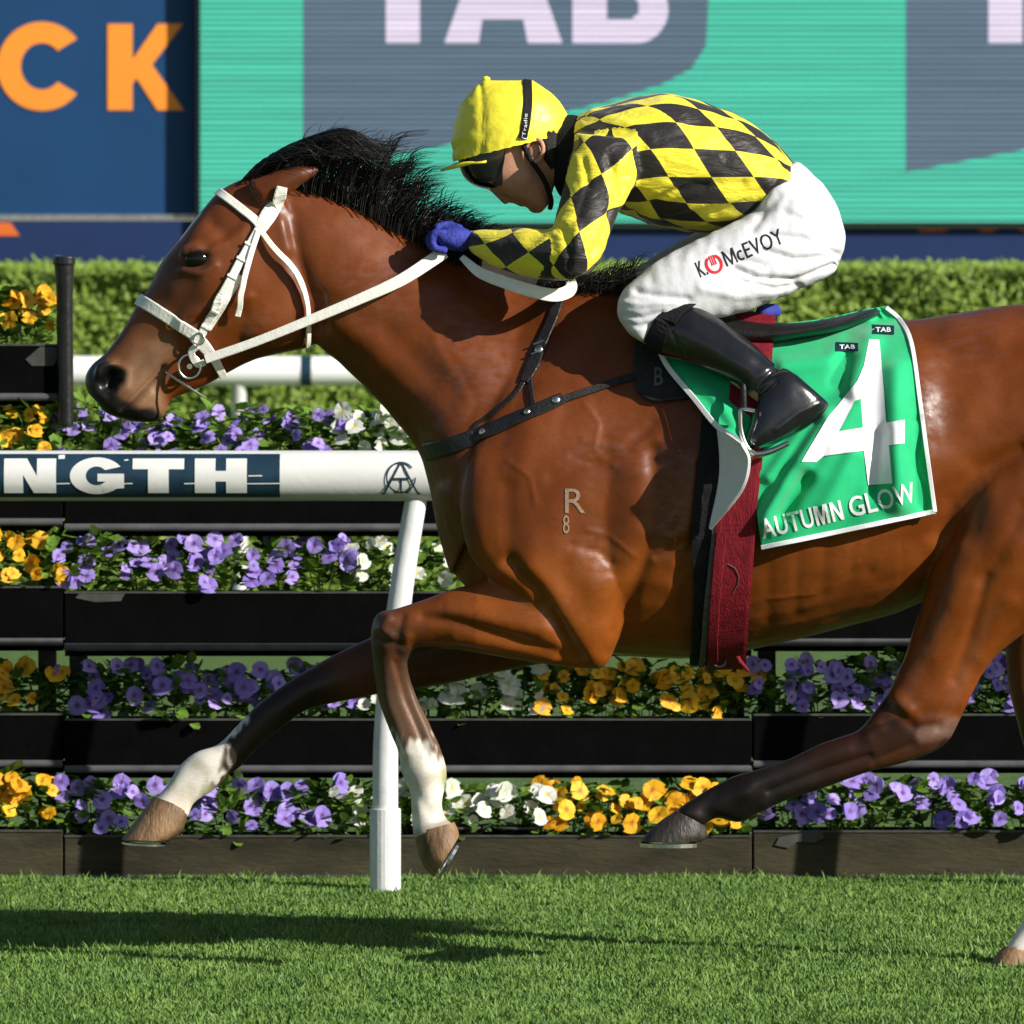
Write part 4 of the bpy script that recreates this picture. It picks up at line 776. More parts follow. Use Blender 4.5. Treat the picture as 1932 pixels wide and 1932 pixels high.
p, n_ = hit(376, 636, .012); MB().tube([p + Vector((.011 * math.cos(a), -.001, .012 * math.sin(a))) for a in np.linspace(0, 6.283, 20)], .0022, 8).obj('buckle', M['steel'], br, smooth=True)
p, n_ = hit(357, 688, .014); bitc = p
MB().tube([p + Vector((.023 * math.cos(a), .004 * math.cos(a), .025 * math.sin(a))) for a in np.linspace(0, 6.283, 28)], .0032, 8).obj('bit_ring', M['steel'], br, smooth=True)
q0, _ = hit(315, 702, .006); q1 = P(389, 751, -.075); MB().tube([q0, P(350, 727, -.075), q1], [.003, .003, .0018], 8, sub=4).obj('bit_lever', M['steel'], br, smooth=True)
mb = MB(); mb.tube([bitc, Vector((bitc.x - .006, 0, bitc.z)), Vector((bitc.x, -bitc.y, bitc.z))], .006, 10); mb.obj('bit_mouthpiece', M['steel'], br, smooth=True)
# ---- reins
rn = root('reins', 'cream racing reins from the bit to the blue gloves and looped back', 'reins')
HAND = P(846, 470, -.075)
def free(path, wpx, m, name, nrm=None):
    q = cr([list(P(*p)) for p in path], 10); ps = [Vector(a) for a in q]; mb = MB()
    ns = [(nrm or Vector((0, -1, .25))).normalized()] * len(ps)
    wl = np.interp(np.linspace(0, 1, len(ps)), np.linspace(0, 1, len(wpx)), wpx) * S
    ribbon(mb, ps, ns, list(wl), .004); return mb.obj(name, m, rn)
free([(388, 678, -.085), (480, 646, -.100), (575, 608, -.112), (680, 564, -.118), (760, 527, -.113), (838, 476, -.088)], [17, 17, 18, 20, 23, 25], LW, 'near_rein')
free([(388, 678, .085), (480, 646, .100), (575, 608, .112), (680, 564, .118), (760, 527, .113), (838, 476, .078)], [17, 18, 20, 25], LW, 'far_rein')
# slack end looping from the hand back over the withers
lp = [(872, 486, -.098), (905, 514, -.135), (950, 532, -.165), (1000, 548, -.185), (1045, 557, -.175), (1072, 550, -.13), (1078, 536, -.07), (1066, 530, .0), (1030, 538, .05), (960, 520, .08), (880, 484, .075)]
free(lp, [12, 20, 23, 24, 24, 24, 20, 20, 20, 18, 14], LW, 'slack_rein', Vector((0.05, -1, .1)))
mb = MB(); 
# ---- breastplate
bp_ = root('breastplate', 'black leather breastplate straps across the horse shoulder', 'harness')
strap('breast_strap', [(806, 852), (860, 838), (918, 815), (980, 788), (1040, 762), (1062, 752)], [34, 32, 28, 26, 24, 22], .005, SB, bp_, .003, wrap=False)
strap('saddle_strap', [(1040, 762), (1100, 742), (1160, 722), (1215, 706)], 14, .004, M['rubber'], bp_, .003)
strap('neck_strap', [(1056, 560), (1042, 605), (1022, 650), (1006, 690), (990, 722)], [20, 20, 22, 26, 18], .004, SB, bp_, .004)
strap('fork_strap', [(1000, 700), (975, 742), (930, 782), (900, 800), (892, 826)], [10, 8, 7, 7, 7], .003, SB, bp_, .003)
strap('fork_strap', [(1004, 690), (1002, 720), (1006, 755), (1010, 780)], [8, 7, 8, 12], .003, SB, bp_, .004)
for a, b, r_ in ((914, 817, .008), (1018, 662, .009), (1049, 757, .009), (996, 780, .007)):
    p, n_ = hit(a, b, .010); mm_ = n_.to_track_quat('Z', 'Y').to_matrix()
    MB().ball(p, (r_, r_, .003), 14, 6, M=mm_).obj('stud' if r_ == .008 else 'buckle', M['steel'], bp_, smooth=True)
for a, b in ((1018, 650), (1014, 668)):
    p, n_ = hit(a, b, .009); t = Vector((.9, 0, .35)); ribbon(mbx := MB(), [p - t * .012, p, p + t * .012], [n_] * 3, .004, .003); mbx.obj('buckle_bar', M['steel'], bp_)
# far half of the breast strap so the loop closes round the chest
ps, ns = [], []
for a, b in dense([(806, 852), (860, 838), (918, 815), (980, 788), (1062, 752)]):
    p, n_ = hit(a, b, .003)
    if p: ps.append(Vector((p.x, -p.y, p.z))); ns.append(Vector((n_.x, -n_.y, n_.z)))
ribbon(mb := MB(), ps, ns, [.03] * len(ps), .005); mb.obj('far_breast_strap', SB, bp_)

# ---- saddlecloth
def coons(top, bot, left, right, nu, nv):
    "survey-space patch between four edge curves (top/bottom left->right, left/right top->bottom)"
    f = lambda c, n: np.array([[np.interp(t, np.linspace(0, 1, len(cc)), cc[:, k]) for k in range(2)] for t in np.linspace(0, 1, n) for cc in [cr(c, 10)]])
    T, B, L, R = f(top, nu + 1), f(bot, nu + 1), f(left, nv + 1), f(right, nv + 1); s = np.linspace(0, 1, nu + 1)[None, :, None]; t = np.linspace(0, 1, nv + 1)[:, None, None]
    return (1 - t) * T[None] + t * B[None] + (1 - s) * L[:, None] + s * R[:, None] - ((1 - s) * (1 - t) * T[0] + s * (1 - t) * T[-1] + (1 - s) * t * B[0] + s * t * B[-1])
def drape(G, off, fold, smooth=14):
    nv, nu = G.shape[:2]; Y = np.full((nv, nu), np.nan)
    for i in range(nv):
        for j in range(nu):
            p, n_ = hit(*G[i, j])
            if p is not None: Y[i, j] = p.y
    if np.isnan(Y).any():                        # beyond the outline: carry on from the nearest row
        for j in range(nu):
            c = Y[:, j]; ok = ~np.isnan(c)
            if ok.any(): Y[:, j] = np.interp(np.arange(nv), np.where(ok)[0], c[ok])
        Y = np.where(np.isnan(Y), np.nanmean(Y), Y)
    Z = Y.copy()
    for _ in range(smooth):
        Zp = np.pad(Z, 1, mode='edge'); Z = np.minimum((Zp[:-2, 1:-1] + Zp[2:, 1:-1] + Zp[1:-1, :-2] + Zp[1:-1, 2:]) / 4, Y)
    return Z - off - fold
def patch(G, Y, name, m, parent, th=.003):
    nv, nu = Y.shape; V = [P(G[i, j, 0], G[i, j, 1], Y[i, j]) for i in range(nv) for j in range(nu)]
    F = [(i * nu + j, i * nu + j + 1, (i + 1) * nu + j + 1, (i + 1) * nu + j) for i in range(nv - 1) for j in range(nu - 1)]
    o = MB().add(V, F).obj(name, m, parent, smooth=True, fixn=False)
    if th: md = o.modifiers.new('thick', 'SOLIDIFY'); md.thickness = th; md.offset = 0
    return o
sc = root('saddlecloth', 'green saddlecloth with white number 4 and AUTUMN GLOW lettering', 'saddlecloth')
Gc = coons([(1400, 620), (1470, 612), (1560, 600), (1630, 584), (1672, 578)], [(1437, 1037), (1520, 1020), (1640, 995), (1766, 969)], [(1400, 620), (1410, 760), (1430, 880), (1428, 950), (1437, 1037)], [(1672, 578), (1700, 604), (1722, 650), (1738, 760), (1750, 850), (1766, 969)], 84, 90)
uu_, vv_ = Gc[..., 0], Gc[..., 1]
def ridge(pts, r): d, t = seg_dist(uu_.ravel(), vv_.ravel(), pts); return np.exp(-(d / r) ** 2).reshape(uu_.shape)
low = np.clip((vv_ - 640) / 330, 0, 1)
fold = 2.1 * (.016 * ridge([(1560, 790), (1500, 880), (1440, 985)], 16) - .010 * ridge([(1600, 760), (1540, 870), (1475, 970)], 16) + .013 * ridge([(1640, 640), (1610, 740), (1560, 840), (1530, 880)], 20) - .008 * ridge([(1600, 640), (1580, 720)], 14) \
     + .014 * ridge([(1690, 700), (1690, 850), (1700, 950)], 24) - .010 * ridge([(1735, 800), (1725, 880), (1740, 950)], 14) + .010 * ridge([(1480, 690), (1560, 680), (1600, 650)], 18) - .006 * ridge([(1660, 820), (1650, 930)], 14) + .008 * ridge([(1610, 860), (1560, 960)], 20) + .007 * ridge([(1450, 900), (1520, 800)], 12) + .004 * np.sin(uu_ / 23 + vv_ / 41) * low) + .012 * low ** 2
fold = np.maximum(fold, -.006)
Yc = drape(Gc, .012, fold)
cl_ = patch(Gc, Yc, 'cloth', M['cloth_green'], sc)
_n, _m = Yc.shape
cv = [P(Gc[i, j, 0], Gc[i, j, 1], Yc[i, j]) for i in range(_n) for j in range(_m)]
CB = BVHTree.FromPolygons(cv, [(i * _m + j, i * _m + j + 1, (i + 1) * _m + j + 1, (i + 1) * _m + j) for i in range(_n - 1) for j in range(_m - 1)])
def on_cloth(a, b, off=.0042):
    d = (P(a, b, 0) - CAMP).normalized(); h = CB.ray_cast(CAMP, d)
    if h[0] is None:
        h2 = CB.find_nearest(P(a, b, -.3)); return h2[0] + Vector((0, -off, 0))
    return h[0] - d * off
def cloth_shape(pts, name, m, parent, off=.0042):
    "flat appliqué cut out of a fine triangle grid and laid on the cloth"
    b = bmesh.new(); vs = [b.verts.new((x, y, 0)) for x, y in pts]; es = [b.edges.new((vs[i], vs[(i + 1) % len(vs)])) for i in range(len(vs))]
    bmesh.ops.triangle_fill(b, use_beauty=True, edges=es)
    for _ in range(7): 
        le = [e for e in b.edges if e.calc_length() > 7]
        if not le: break
        bmesh.ops.subdivide_edges(b, edges=le, cuts=1); bmesh.ops.triangulate(b, faces=b.faces)
    for q in b.verts: q.co = on_cloth(q.co.x, q.co.y, off)
    me = bpy.data.meshes.new(name); b.to_mesh(me); b.free(); me.materials.append(m); me.polygons.foreach_set('use_smooth', [True] * len(me.polygons)); o = link(name, me, parent)
    return o
cloth_shape([(1640, 640), (1659, 641), (1667, 730), (1672, 797), (1707, 792), (1707, 836), (1677, 840), (1683, 912), (1638, 915), (1630, 850), (1555, 860), (1540, 872), (1512, 871), (1560, 790), (1618, 718), (1630, 690)], 'number', M['cloth_white'], sc)
cloth_shape([(1614, 756), (1624, 752), (1628, 806), (1584, 813)], 'number_gap', M['cloth_green'], sc, .0052)
ang = math.atan2(-72, 296)
def along(a, b_): 
    x = 1440 + a * math.cos(ang) + b_ * math.sin(ang) * 1.0; y = 1017 + a * math.sin(ang) - b_ * math.cos(ang); return on_cloth(x, y)
for ch, x0, x1 in (('A', 0, 27), ('U', 29, 51), ('T', 53, 76), ('U', 79, 101), ('M', 105, 131), ('N', 136, 158)):
    if ch in GLYPH: glyph(ch, (x0, 0, x1, 37), along, 'letter', M['cloth_white'], sc)
    else: text_mesh(ch, .016, (x0, 0, x1, 37), along, 'letter', M['cloth_white'], sc, cuts=2)
for ch, x0, x1 in (('G', 172, 200), ('L', 205, 224), ('O', 227, 257), ('W', 259, 299)): text_mesh(ch, .012, (x0, 0, x1, 38), along, 'letter', M['cloth_white'], sc, cuts=2)
for x0, y0, x1, y1 in ((1577, 645, 1619, 663), (1645, 612, 1687, 631)):
    pa = cloth_shape([(x0, y0), (x1, y0 + 2), (x1, y1), (x0, y1 - 1)], 'patch', M['navy_patch'], sc, .0065)
    text_mesh('TAB', .03, (x0 + 7, y1 - 5, x1 - 6, y0 + 5), lambda a, b_: on_cloth(a, b_, .009), 'lettering', M['cloth_white'], pa, cuts=1)
def border(pts, wpx, name, parent, fnc, m):
    q = cr(pts, 14); ps = [fnc(a, b) for a, b in q]; ribbon(mb := MB(), ps, [Vector((0, -1, .05))] * len(ps), [wpx * S] * len(ps), .003); return mb.obj(name, m, parent)
border([(1437, 1033), (1520, 1016), (1640, 991), (1763, 965)], 9, 'border', sc, lambda a, b: on_cloth(a, b, .004), M['cloth_white'])
border([(1672, 580), (1699, 605), (1720, 650), (1736, 760), (1748, 850), (1764, 966)], 8, 'border', sc, lambda a, b: on_cloth(a, b, .004), M['cloth_white'])
# front flap of the cloth, blown back so that its pale underside shows
Gf = coons([(1240, 652), (1300, 660), (1400, 690)], [(1410, 862), (1414, 862), (1418, 862)], [(1240, 652), (1262, 694), (1310, 752), (1352, 803), (1396, 834), (1410, 862)], [(1400, 690), (1412, 760), (1420, 820), (1418, 862)], 30, 44)
uu_, vv_ = Gf[..., 0], Gf[..., 1]; tt = np.linspace(0, 1, Gf.shape[0])[:, None]; ss = np.linspace(0, 1, Gf.shape[1])[None, :]
Yf = drape(Gf, .012, .05 * tt ** 1.5 * (1 - ss) + .030 * tt + .012 * ridge([(1300, 720), (1345, 745), (1385, 800)], 12))
patch(Gf, Yf, 'front_flap', M['cloth_green'], sc)
edge = [P(Gf[i, 0, 0], Gf[i, 0, 1], Yf[i, 0] - .003) for i in range(Gf.shape[0])]
ribbon(mb := MB(), edge, [Vector((-.3, -1, .1))] * len(edge), [10 * S] * len(edge), .003); mb.obj('border', M['cloth_white'], sc)
Gu = coons([(1353, 806), (1375, 820), (1400, 838)], [(1338, 996), (1339, 997), (1340, 997)], [(1353, 806), (1358, 864), (1355, 916), (1338, 996)], [(1400, 838), (1413, 870), (1398, 926), (1340, 997)], 18, 30)
tt = np.linspace(0, 1, Gu.shape[0])[:, None]; ss = np.linspace(0, 1, Gu.shape[1])[None, :]
Yu = drape(Gu, .016, (.010 + .085 * ss) * (1 - tt ** 2) + .012)
patch(Gu, Yu, 'turned_underside', M['cloth_white'], sc)
edge = [P(Gu[i, -1, 0], Gu[i, -1, 1], Yu[i, -1] - .002) for i in range(Gu.shape[0])]
ribbon(mb := MB(), edge, [Vector((.2, -1, .1))] * len(edge), [6 * S] * len(edge), .003); mb.obj('border', M['cloth_white'], sc)

# ---- saddle, girth, stirrups
sd = root('saddle', 'small black racing saddle with dark red girth under the jockey', 'saddle')
SD = [(1250, 556, 1250, 650, .05, 0, 0), (1290, 562, 1290, 660, .12, 0, 0), (1360, 588, 1360, 668, .17, 0, 0), (1440, 606, 1440, 660, .19, 0, 0), (1510, 608, 1510, 644, .195, 0, 0), (1580, 597, 1580, 628, .18, 0, 0), (1640, 583, 1642, 603, .13, 0, 0), (1660, 584, 1660, 594, .06, 0, 0)]
MB().loft(SD, 6, 32, .8).obj('seat', M['leather_black'], sd, smooth=True)
Gp = coons([(1196, 640), (1230, 636), (1290, 640)], [(1203, 742), (1235, 758), (1300, 752)], [(1196, 640), (1197, 700), (1203, 742)], [(1290, 640), (1296, 700), (1300, 752)], 20, 20)
patch(Gp, drape(Gp, .008, 0 * Gp[..., 0]), 'pad', M['rubber'], sd, .006)
text_mesh('B', .01, (1236, 732, 1253, 698), lambda a, b_: hit(a, b_, .014)[0], 'pad_mark', M['grey_web'], sd, cuts=1)
MB().chain([P(1440, 588, .03), P(1462, 586, .05)], [.016, .014]).obj('rolled_flap', M['glove'], sd, smooth=True)
def girth(name, path, wd, m, off, th, mirror=True):
    ps, ns = [], []
    for a, b in cr(path, 12):
        p, n_ = hit(a, b, off)
        if p is None: continue
        ps.append(p); ns.append(n_)
    ps = smooth_path(ps, 6)
    last, ln_ = ps[-1], ns[-1]; k = 10; bot = Vector((last.x, 0, last.z - .022))
    for i in range(1, k + 1):
        t = i / k; y = last.y * (1 - t); z = last.z - .022 * math.sin(t * math.pi / 2); ps.append(Vector((last.x - .002 * t, y, z))); ns.append((ln_ * (1 - t) + Vector((0, 0, -1)) * t).normalized())
    if mirror:
        ps += [Vector((p.x, -p.y, p.z)) for p in ps[-2::-1]]; ns += [Vector((n_.x, -n_.y, n_.z)) for n_ in ns[-2::-1]]
    ribbon(mb := MB(), ps, ns, [wd * S] * len(ps), th); return mb.obj(name, m, sd)
girth('girth_sleeve', [(1385, 700), (1376, 800), (1368, 900), (1358, 1000), (1360, 1100), (1356, 1180), (1354, 1226)], 102, M['black_cloth'], .009, .006)
girth('girth', [(1424, 600), (1420, 680), (1412, 780), (1402, 880), (1390, 980), (1380, 1080), (1372, 1170), (1368, 1224)], 74, M['red_web'], .022, .005)
girth('girth_strap', [(1362, 1000), (1352, 1080), (1344, 1160), (1341, 1222)], 20, M['red_web'], .027, .004, False)
girth('girth_edge', [(1352, 985), (1342, 1060), (1332, 1140), (1324, 1224)], 11, M['grey_web'], .018, .006, False)
ribbon(mb := MB(), [hits(a, b, .028)[0] for a, b in [(1362, 1062), (1372, 1056), (1386, 1062), (1393, 1076), (1391, 1092), (1381, 1106)]], [Vector((0, -1, 0))] * 6, [.0013] * 6, .001); mb.obj('stitch_mark', M['grey_web'], sd)
p = P(1356, 1246, -.09); MB().tube([p + Vector((.014 * math.cos(a), 0, .014 * math.sin(a))) for a in np.linspace(0, 6.283, 18)], .004, 8).obj('girth_ring', M['leather_black'], sd, smooth=True)
MB().tube([P(1385, 1228, -.10), P(1395, 1248, -.10), P(1412, 1266, -.10)], [.007, .006, .003], 8).obj('girth_tail', M['red_web'], sd, smooth=True)
for sg in (-1, 1):
    YS = sg * .338
    MB().tube([P(1400, 640, sg * .25), P(1402, 720, sg * .29), P(1404, 772, YS)], [.007, .007, .006], 8).obj('stirrup_leather', SB, sd, smooth=True)
    MB().tube([P(1424, 775, YS), P(1400, 772, YS), P(1397, 790, YS), P(1399, 815, YS), P(1408, 842, YS), P(1424, 856, YS), P(1452, 852, YS), P(1488, 836, YS)], [.0045, .0048, .005, .0052, .006, .007, .007, .005], 10, sub=5).obj('stirrup', M['steel'], sd, smooth=True)
    MB().box((P(1412, 852, YS).x, YS - .03, P(1412, 852, YS).z), (P(1412, 852, YS).x + .012, YS + .03, P(1412, 852, YS).z + .004)).obj('stirrup_tread', M['steel'], sd)
# ================================================================ JOCKEY
jk = root('person', 'jockey in yellow and black checked silks crouching over the horse neck', 'person')
def wr(me, fn):
    co = get_co(me); no = get_no(me); set_co(me, co + no * fn(co)[:, None])
# ---- body: one continuous figure under the clothes (head, neck, trunk, limbs)
jb = MB()
HDJ = [(905, 205, 1040, 185, .060, 0), (878, 262, 1060, 225, .072, 0), (878, 305, 1062, 262, .074, 0), (884, 330, 1058, 290, .072, 0, .1), (906, 348, 1052, 315, .068, 0, .05), (930, 362, 1048, 335, .062, 0), (956, 374, 1046, 350, .054, 0), (978, 382, 1042, 364, .046, 0), (1000, 393, 1038, 376, .036, 0), (1020, 399, 1034, 388, .024, 0)]
jb.loft(HDJ, 5, 26, .9)
jb.loft([(908, 340, 925, 348, .010, 0), (925, 360, 940, 356, .013, 0), (941, 376, 955, 366, .017, 0), (950, 385, 962, 374, .014, 0), (954, 386, 962, 378, .006, 0)], 4, 14)     # nose
jb.ball(P(972, 378, 0), (.014, .020, .007), 12, 8); jb.ball(P(985, 384, 0), (.012, .018, .007), 12, 8); jb.ball(P(1012, 392, 0), (.018, .02, .012), 12, 8)     # lips, chin
for sg in (-1, 1): jb.ball(P(985, 330, sg * .055), (.028, .018, .030), 12, 8)                            # cheek bones
jb.chain([P(1020, 300, 0), P(1070, 290, 0), P(1120, 275, 0)], [.058, .056, .062])
jb.loft([(1100, 240, 1100, 330, .06, 0), (1130, 225, 1125, 360, .12, 0), (1210, 205, 1180, 385, .14, 0), (1300, 205, 1260, 410, .135, 0), (1400, 245, 1350, 420, .125, 0), (1480, 320, 1420, 420, .10, 0), (1545, 390, 1460, 470, .09, 0), (1555, 450, 1480, 510, .07, 0)], 5, 24, .9)
for sg in (-1, 1):
    jb.chain([P(1120, 300, sg * .13), P(1110, 380, sg * .19), P(1080, 470, sg * .225)], [.040, .034, .028]); jb.chain([P(1080, 470, sg * .225), P(985, 470, sg * .16), P(890, 452, sg * .085)], [.028, .026, .020])
    jb.chain([P(1500, 440, sg * .07), P(1390, 500, sg * .13), P(1235, 588, sg * .20)], [.055, .050, .036]); jb.chain([P(1235, 590, sg * .205), P(1330, 650, sg * .25), P(1440, 740, sg * .275)], [.034, .034, .024])
bm = remeshed(jb, .0045, 4, 'body'); bm.materials.append(M['skin']); link('body', bm, jk)
for sg in (-1, 1):                                   # ears
    mb = MB(); c = P(1010, 283, sg * .076); pts = []
    mb.tube([c + Vector((.017 * math.cos(a) * (1 + .1 * math.sin(a)) - .001, sg * (.004 + .007 * max(0, math.cos(a))), .024 * math.sin(a))) for a in np.linspace(-1.9, 2.9, 16)], [.004] + [.0052] * 14 + [.004], 8)
    mb.ball(c + Vector((-.002, -sg * .001, -.004)), (.014, .005, .019), 12, 8); mb.ball(c + Vector((-.008, sg * .002, -.022)), (.007, .005, .008), 10, 6)
    mb.obj('ear', M['skin'], jk, smooth=True)
mb = MB()
hm2 = MB().loft([(985, 235, 1056, 222, .0735, 0), (996, 258, 1061, 250, .0765, 0), (1008, 285, 1062, 275, .0765, 0), (1020, 305, 1062, 296, .072, 0), (1034, 322, 1058, 312, .062, 0)], 4, 26, .9)
hm2.obj('hair', M['dark_hair'], jk, smooth=True)
# ---- helmet with silk cover
he = MB()
HL = [(908, 152, 1006, 152, .012, 0), (888, 172, 1026, 166, .055, 0), (868, 200, 1050, 184, .080, 0), (856, 240, 1068, 212, .0925, 0), (852, 275, 1073, 234, .097, 0), (856, 304, 1068, 252, .098, 0)]
def helm(rings, grow=0): return [(a - grow, b, c + grow, d, e + grow * S, f) for a, b, c, d, e, f in rings]
me = MB().loft(HL, 8, 44, .95).mesh('helmet_cover', M['silk_yellow'], smooth=True, fixn=True)
def cover_wr(co):
    uu, vv = uv_of(co); lowb = sstep(215, 290, vv + (uu - 960) * .25); a = np.arctan2(co[:, 1], (uu - 960) * S)
    g = np.sin(a * 46 + 3 * np.sin(vv / 16)) * .0016 * lowb + .0035 * sstep(.5, 1, lowb) * 0
    front = sstep(905, 880, uu - .15 * (vv - 220)); seam = -.0035 * np.exp(-((uu - (905 - .12 * (vv - 150)) - 20 * np.sin((vv - 150) / 90)) / 5) ** 2)
    return g + seam + fbm(co, 45, .0012) + front * np.sin(vv / 5.5 + 3 * a) * .0012
b_ = bmesh.new(); b_.from_mesh(me); bmesh.ops.subdivide_edges(b_, edges=b_.edges, cuts=1, use_grid_fill=True); b_.to_mesh(me); b_.free()
me.polygons.foreach_set('use_smooth', [True] * len(me.polygons)); wr(me, cover_wr)
hlm = link('helmet', me, jk)
pk = coons([(832, 321), (850, 322), (905, 318)], [(832, 321.5), (850, 323), (905, 320)], [(832, 321), (832, 321.5)], [(905, 318), (905, 320)], 4, 2)
V = []; F = []; n = 20                                # peak: curved visor
for i in range(n + 1):
    a = math.radians(-80 + 160 * i / n)
    for r, dv in ((0, 0), (.5, 4), (1, 8)):
        cu = 930 - (70 + 28 * r * math.cos(a) ** .6) * math.cos(a); yy = (.094 - .004 * r) * math.sin(a); V.append(P(cu, 312 + dv * math.cos(a) - (cu - 858) * .16, yy))
for i in range(n):
    for k in range(2): F.append((i * 3 + k, i * 3 + k + 1, i * 3 + 4 + k, i * 3 + 3 + k))
pko = MB().add(V, F).obj('peak', M['silk_yellow'], hlm, smooth=True); md = pko.modifiers.new('t', 'SOLIDIFY'); md.thickness = .005
MB().ball(P(917, 149, 0), (.009, .009, .006), 12, 8).obj('pompom', M['silk_yellow'], hlm, smooth=True)
HBV = BVHTree.FromPolygons([Vector(c) for c in get_co(me)], [tuple(p.vertices) for p in me.polygons])
ps, ns = [], []
for a, b in cr([(995, 153), (996, 190), (993, 225), (986, 262)], 8):
    p, n_ = hit(a, b, .001, HBV)
    if p: ps.append(p); ns.append(n_)
ps = smooth_path(ps, 2); far = [Vector((p.x, -p.y, p.z)) for p in ps]; fn = [Vector((q.x, -q.y, q.z)) for q in ns]
ribbon(mb := MB(), far[::-1] + ps, fn[::-1] + ns, [.018] * (2 * len(ps)), .003); gs = mb.obj('goggle_strap', M['black_cloth'], hlm)
text_mesh('(Tradie', .0, (0, 0, 1, 1), lambda a, b_: (hit(991 - 4.5 + 9 * (1 - b_) * 1.0 - 7 * (a) * .0 + (1 - a) * -3 + 1, 262 - 46 * a, .0065, HBV)[0] or P(990, 262 - 46 * a, -.1)), 'strap_mark', M['cloth_white'], gs, cuts=1)
# goggles, chin strap, collar
gm = MB().loft([(864, 300, 985, 268, .080, 0), (868, 318, 980, 296, .081, 0), (874, 332, 972, 318, .079, 0), (884, 343, 966, 330, .077, 0), (900, 352, 960, 338, .073, 0), (922, 358, 954, 346, .066, 0)], 4, 28, .75)
gm.obj('goggles', M['black_lens'], jk, smooth=True)
mb = MB()
for sg in (-1, 1):
    mb.tube([P(985, 268, sg * .084), P(1000, 300, sg * .082), P(1020, 328, sg * .077), P(1032, 352, sg * .066), P(1040, 378, sg * .04), P(1038, 392, 0)], .0055, 8, sub=3)
mb.obj('chin_strap', M['black_cloth'], jk, smooth=True)
cm = remeshed(MB().loft([(1046, 226, 1046, 352, .066, 0), (1062, 218, 1058, 372, .074, 0), (1080, 216, 1072, 372, .082, 0), (1098, 220, 1092, 368, .085, 0)], 4, 26, .9), .005, 3, 'collar'); cm.materials.append(M['black_cloth']); link('collar', cm, jk)
# ---- silks: trunk and sleeves in one garment
jm = MB()
TJ = [(1074, 238, 1080, 345, .065, 0), (1098, 214, 1096, 378, .115, 0), (1140, 200, 1128, 396, .150, 0), (1200, 184, 1172, 402, .168, 0), (1262, 176, 1222, 420, .175, 0), (1330, 194, 1282, 435, .172, 0), (1400, 222, 1345, 440, .166, 0), (1458, 264, 1398, 424, .158, 0), (1506, 316, 1436, 396, .150, 0), (1518, 334, 1450, 398, .130, 0)]
jm.loft(TJ, 6, 36, .85)
AU = [(1084, 250, 1215, 268, .062, -.125), (1074, 300, 1206, 328, .066, -.155), (1064, 350, 1186, 372, .063, -.175), (1052, 396, 1166, 406, .060, -.195), (1040, 432, 1150, 448, .058, -.212), (1036, 470, 1134, 488, .056, -.222), (1052, 516, 1102, 522, .046, -.225)]
AF = [(1110, 455, 1085, 528, .050, -.222), (1060, 436, 1050, 530, .052, -.212), (1000, 432, 990, 522, .050, -.178), (945, 432, 930, 503, .043, -.135), (905, 433, 895, 478, .034, -.105), (890, 436, 884, 470, .029, -.092)]
for mir in (False, True): jm.loft(AU, 5, 26, .95, mirror=mir); jm.loft(AF, 5, 26, .95, mirror=mir)
me = remeshed(jm, .0052, 5, 'silk_jacket')
def jacket_wr(co):
    uu, vv = uv_of(co); out = fbm(co, 16, .0035) + fbm(co * np.array([1., .5, 2.2]), 26, .0025); nearm = co[:, 1] < 0
    for pts, r, d in (([(1150, 300), (1165, 360), (1150, 410)], 8, -.008), ([(1100, 300), (1110, 350), (1090, 410)], 7, -.006), ([(1180, 330), (1160, 400), (1120, 480)], 7, -.007), ([(1200, 260), (1170, 310)], 12, .006), ([(1240, 380), (1300, 350), (1400, 345)], 9, -.006), ([(1230, 410), (1300, 390), (1420, 370)], 8, .005), ([(1195, 400), (1260, 365), (1330, 350)], 7, -.006), ([(1440, 360), (1400, 380), (1350, 400)], 7, -.005),
                      ([(1060, 430), (1075, 470), (1070, 515)], 7, -.006), ([(1090, 420), (1085, 470)], 8, .005), ([(1040, 440), (1000, 480), (960, 500)], 8, .004), ([(1120, 215), (1180, 230), (1230, 260)], 10, .004), ([(1300, 230), (1380, 260), (1450, 310)], 9, -.003), ([(1480, 310), (1450, 370)], 7, -.004)):
        dd, _ = seg_dist(uu, vv, pts); out = out + d * np.exp(-(dd / r) ** 2)
    dd = vv * 0
    return out
wr(me, jacket_wr)
# chequer coordinates: along the trunk or sleeve, and round it
co = get_co(me)
spT = cr([((a + c) / 2, (b + d) / 2, w_, f) for a, b, c, d, w_, f in TJ], 8); spU = cr([((a + c) / 2, (b + d) / 2, w_, f) for a, b, c, d, w_, f in AU], 8); spF = cr([((a + c) / 2, (b + d) / 2, w_, f) for a, b, c, d, w_, f in AF], 8)
def axis3(sp, sg): return np.array([tuple(P(a, b, sg * f)) for a, b, w_, f in sp])
AX = [('T', axis3(spT, 1), .15), ('U', axis3(spU, 1), .062), ('F', axis3(spF, 1), .05), ('U', axis3(spU, -1), .062), ('F', axis3(spF, -1), .05)]
npoly = len(me.polygons); pc = np.empty(npoly * 3); me.polygons.foreach_get('center', pc); pc = pc.reshape(-1, 3)
def proj(pts, ax):
    d = np.linalg.norm(pts[:, None, :] - ax[None], axis=2); i = d.argmin(1); i = np.clip(i, 0, len(ax) - 2); a = ax[i]; t = ax[i + 1] - a; L = np.linalg.norm(t, axis=1); tt = ((pts - a) * t).sum(1) / L
    cum = np.r_[0, np.cumsum(np.linalg.norm(np.diff(ax, axis=0), axis=1))]
    rel = pts - a - (t / L[:, None]) * tt[:, None]; return cum[i] + tt, rel, t / L[:, None], np.linalg.norm(rel, axis=1)
sc_ = []
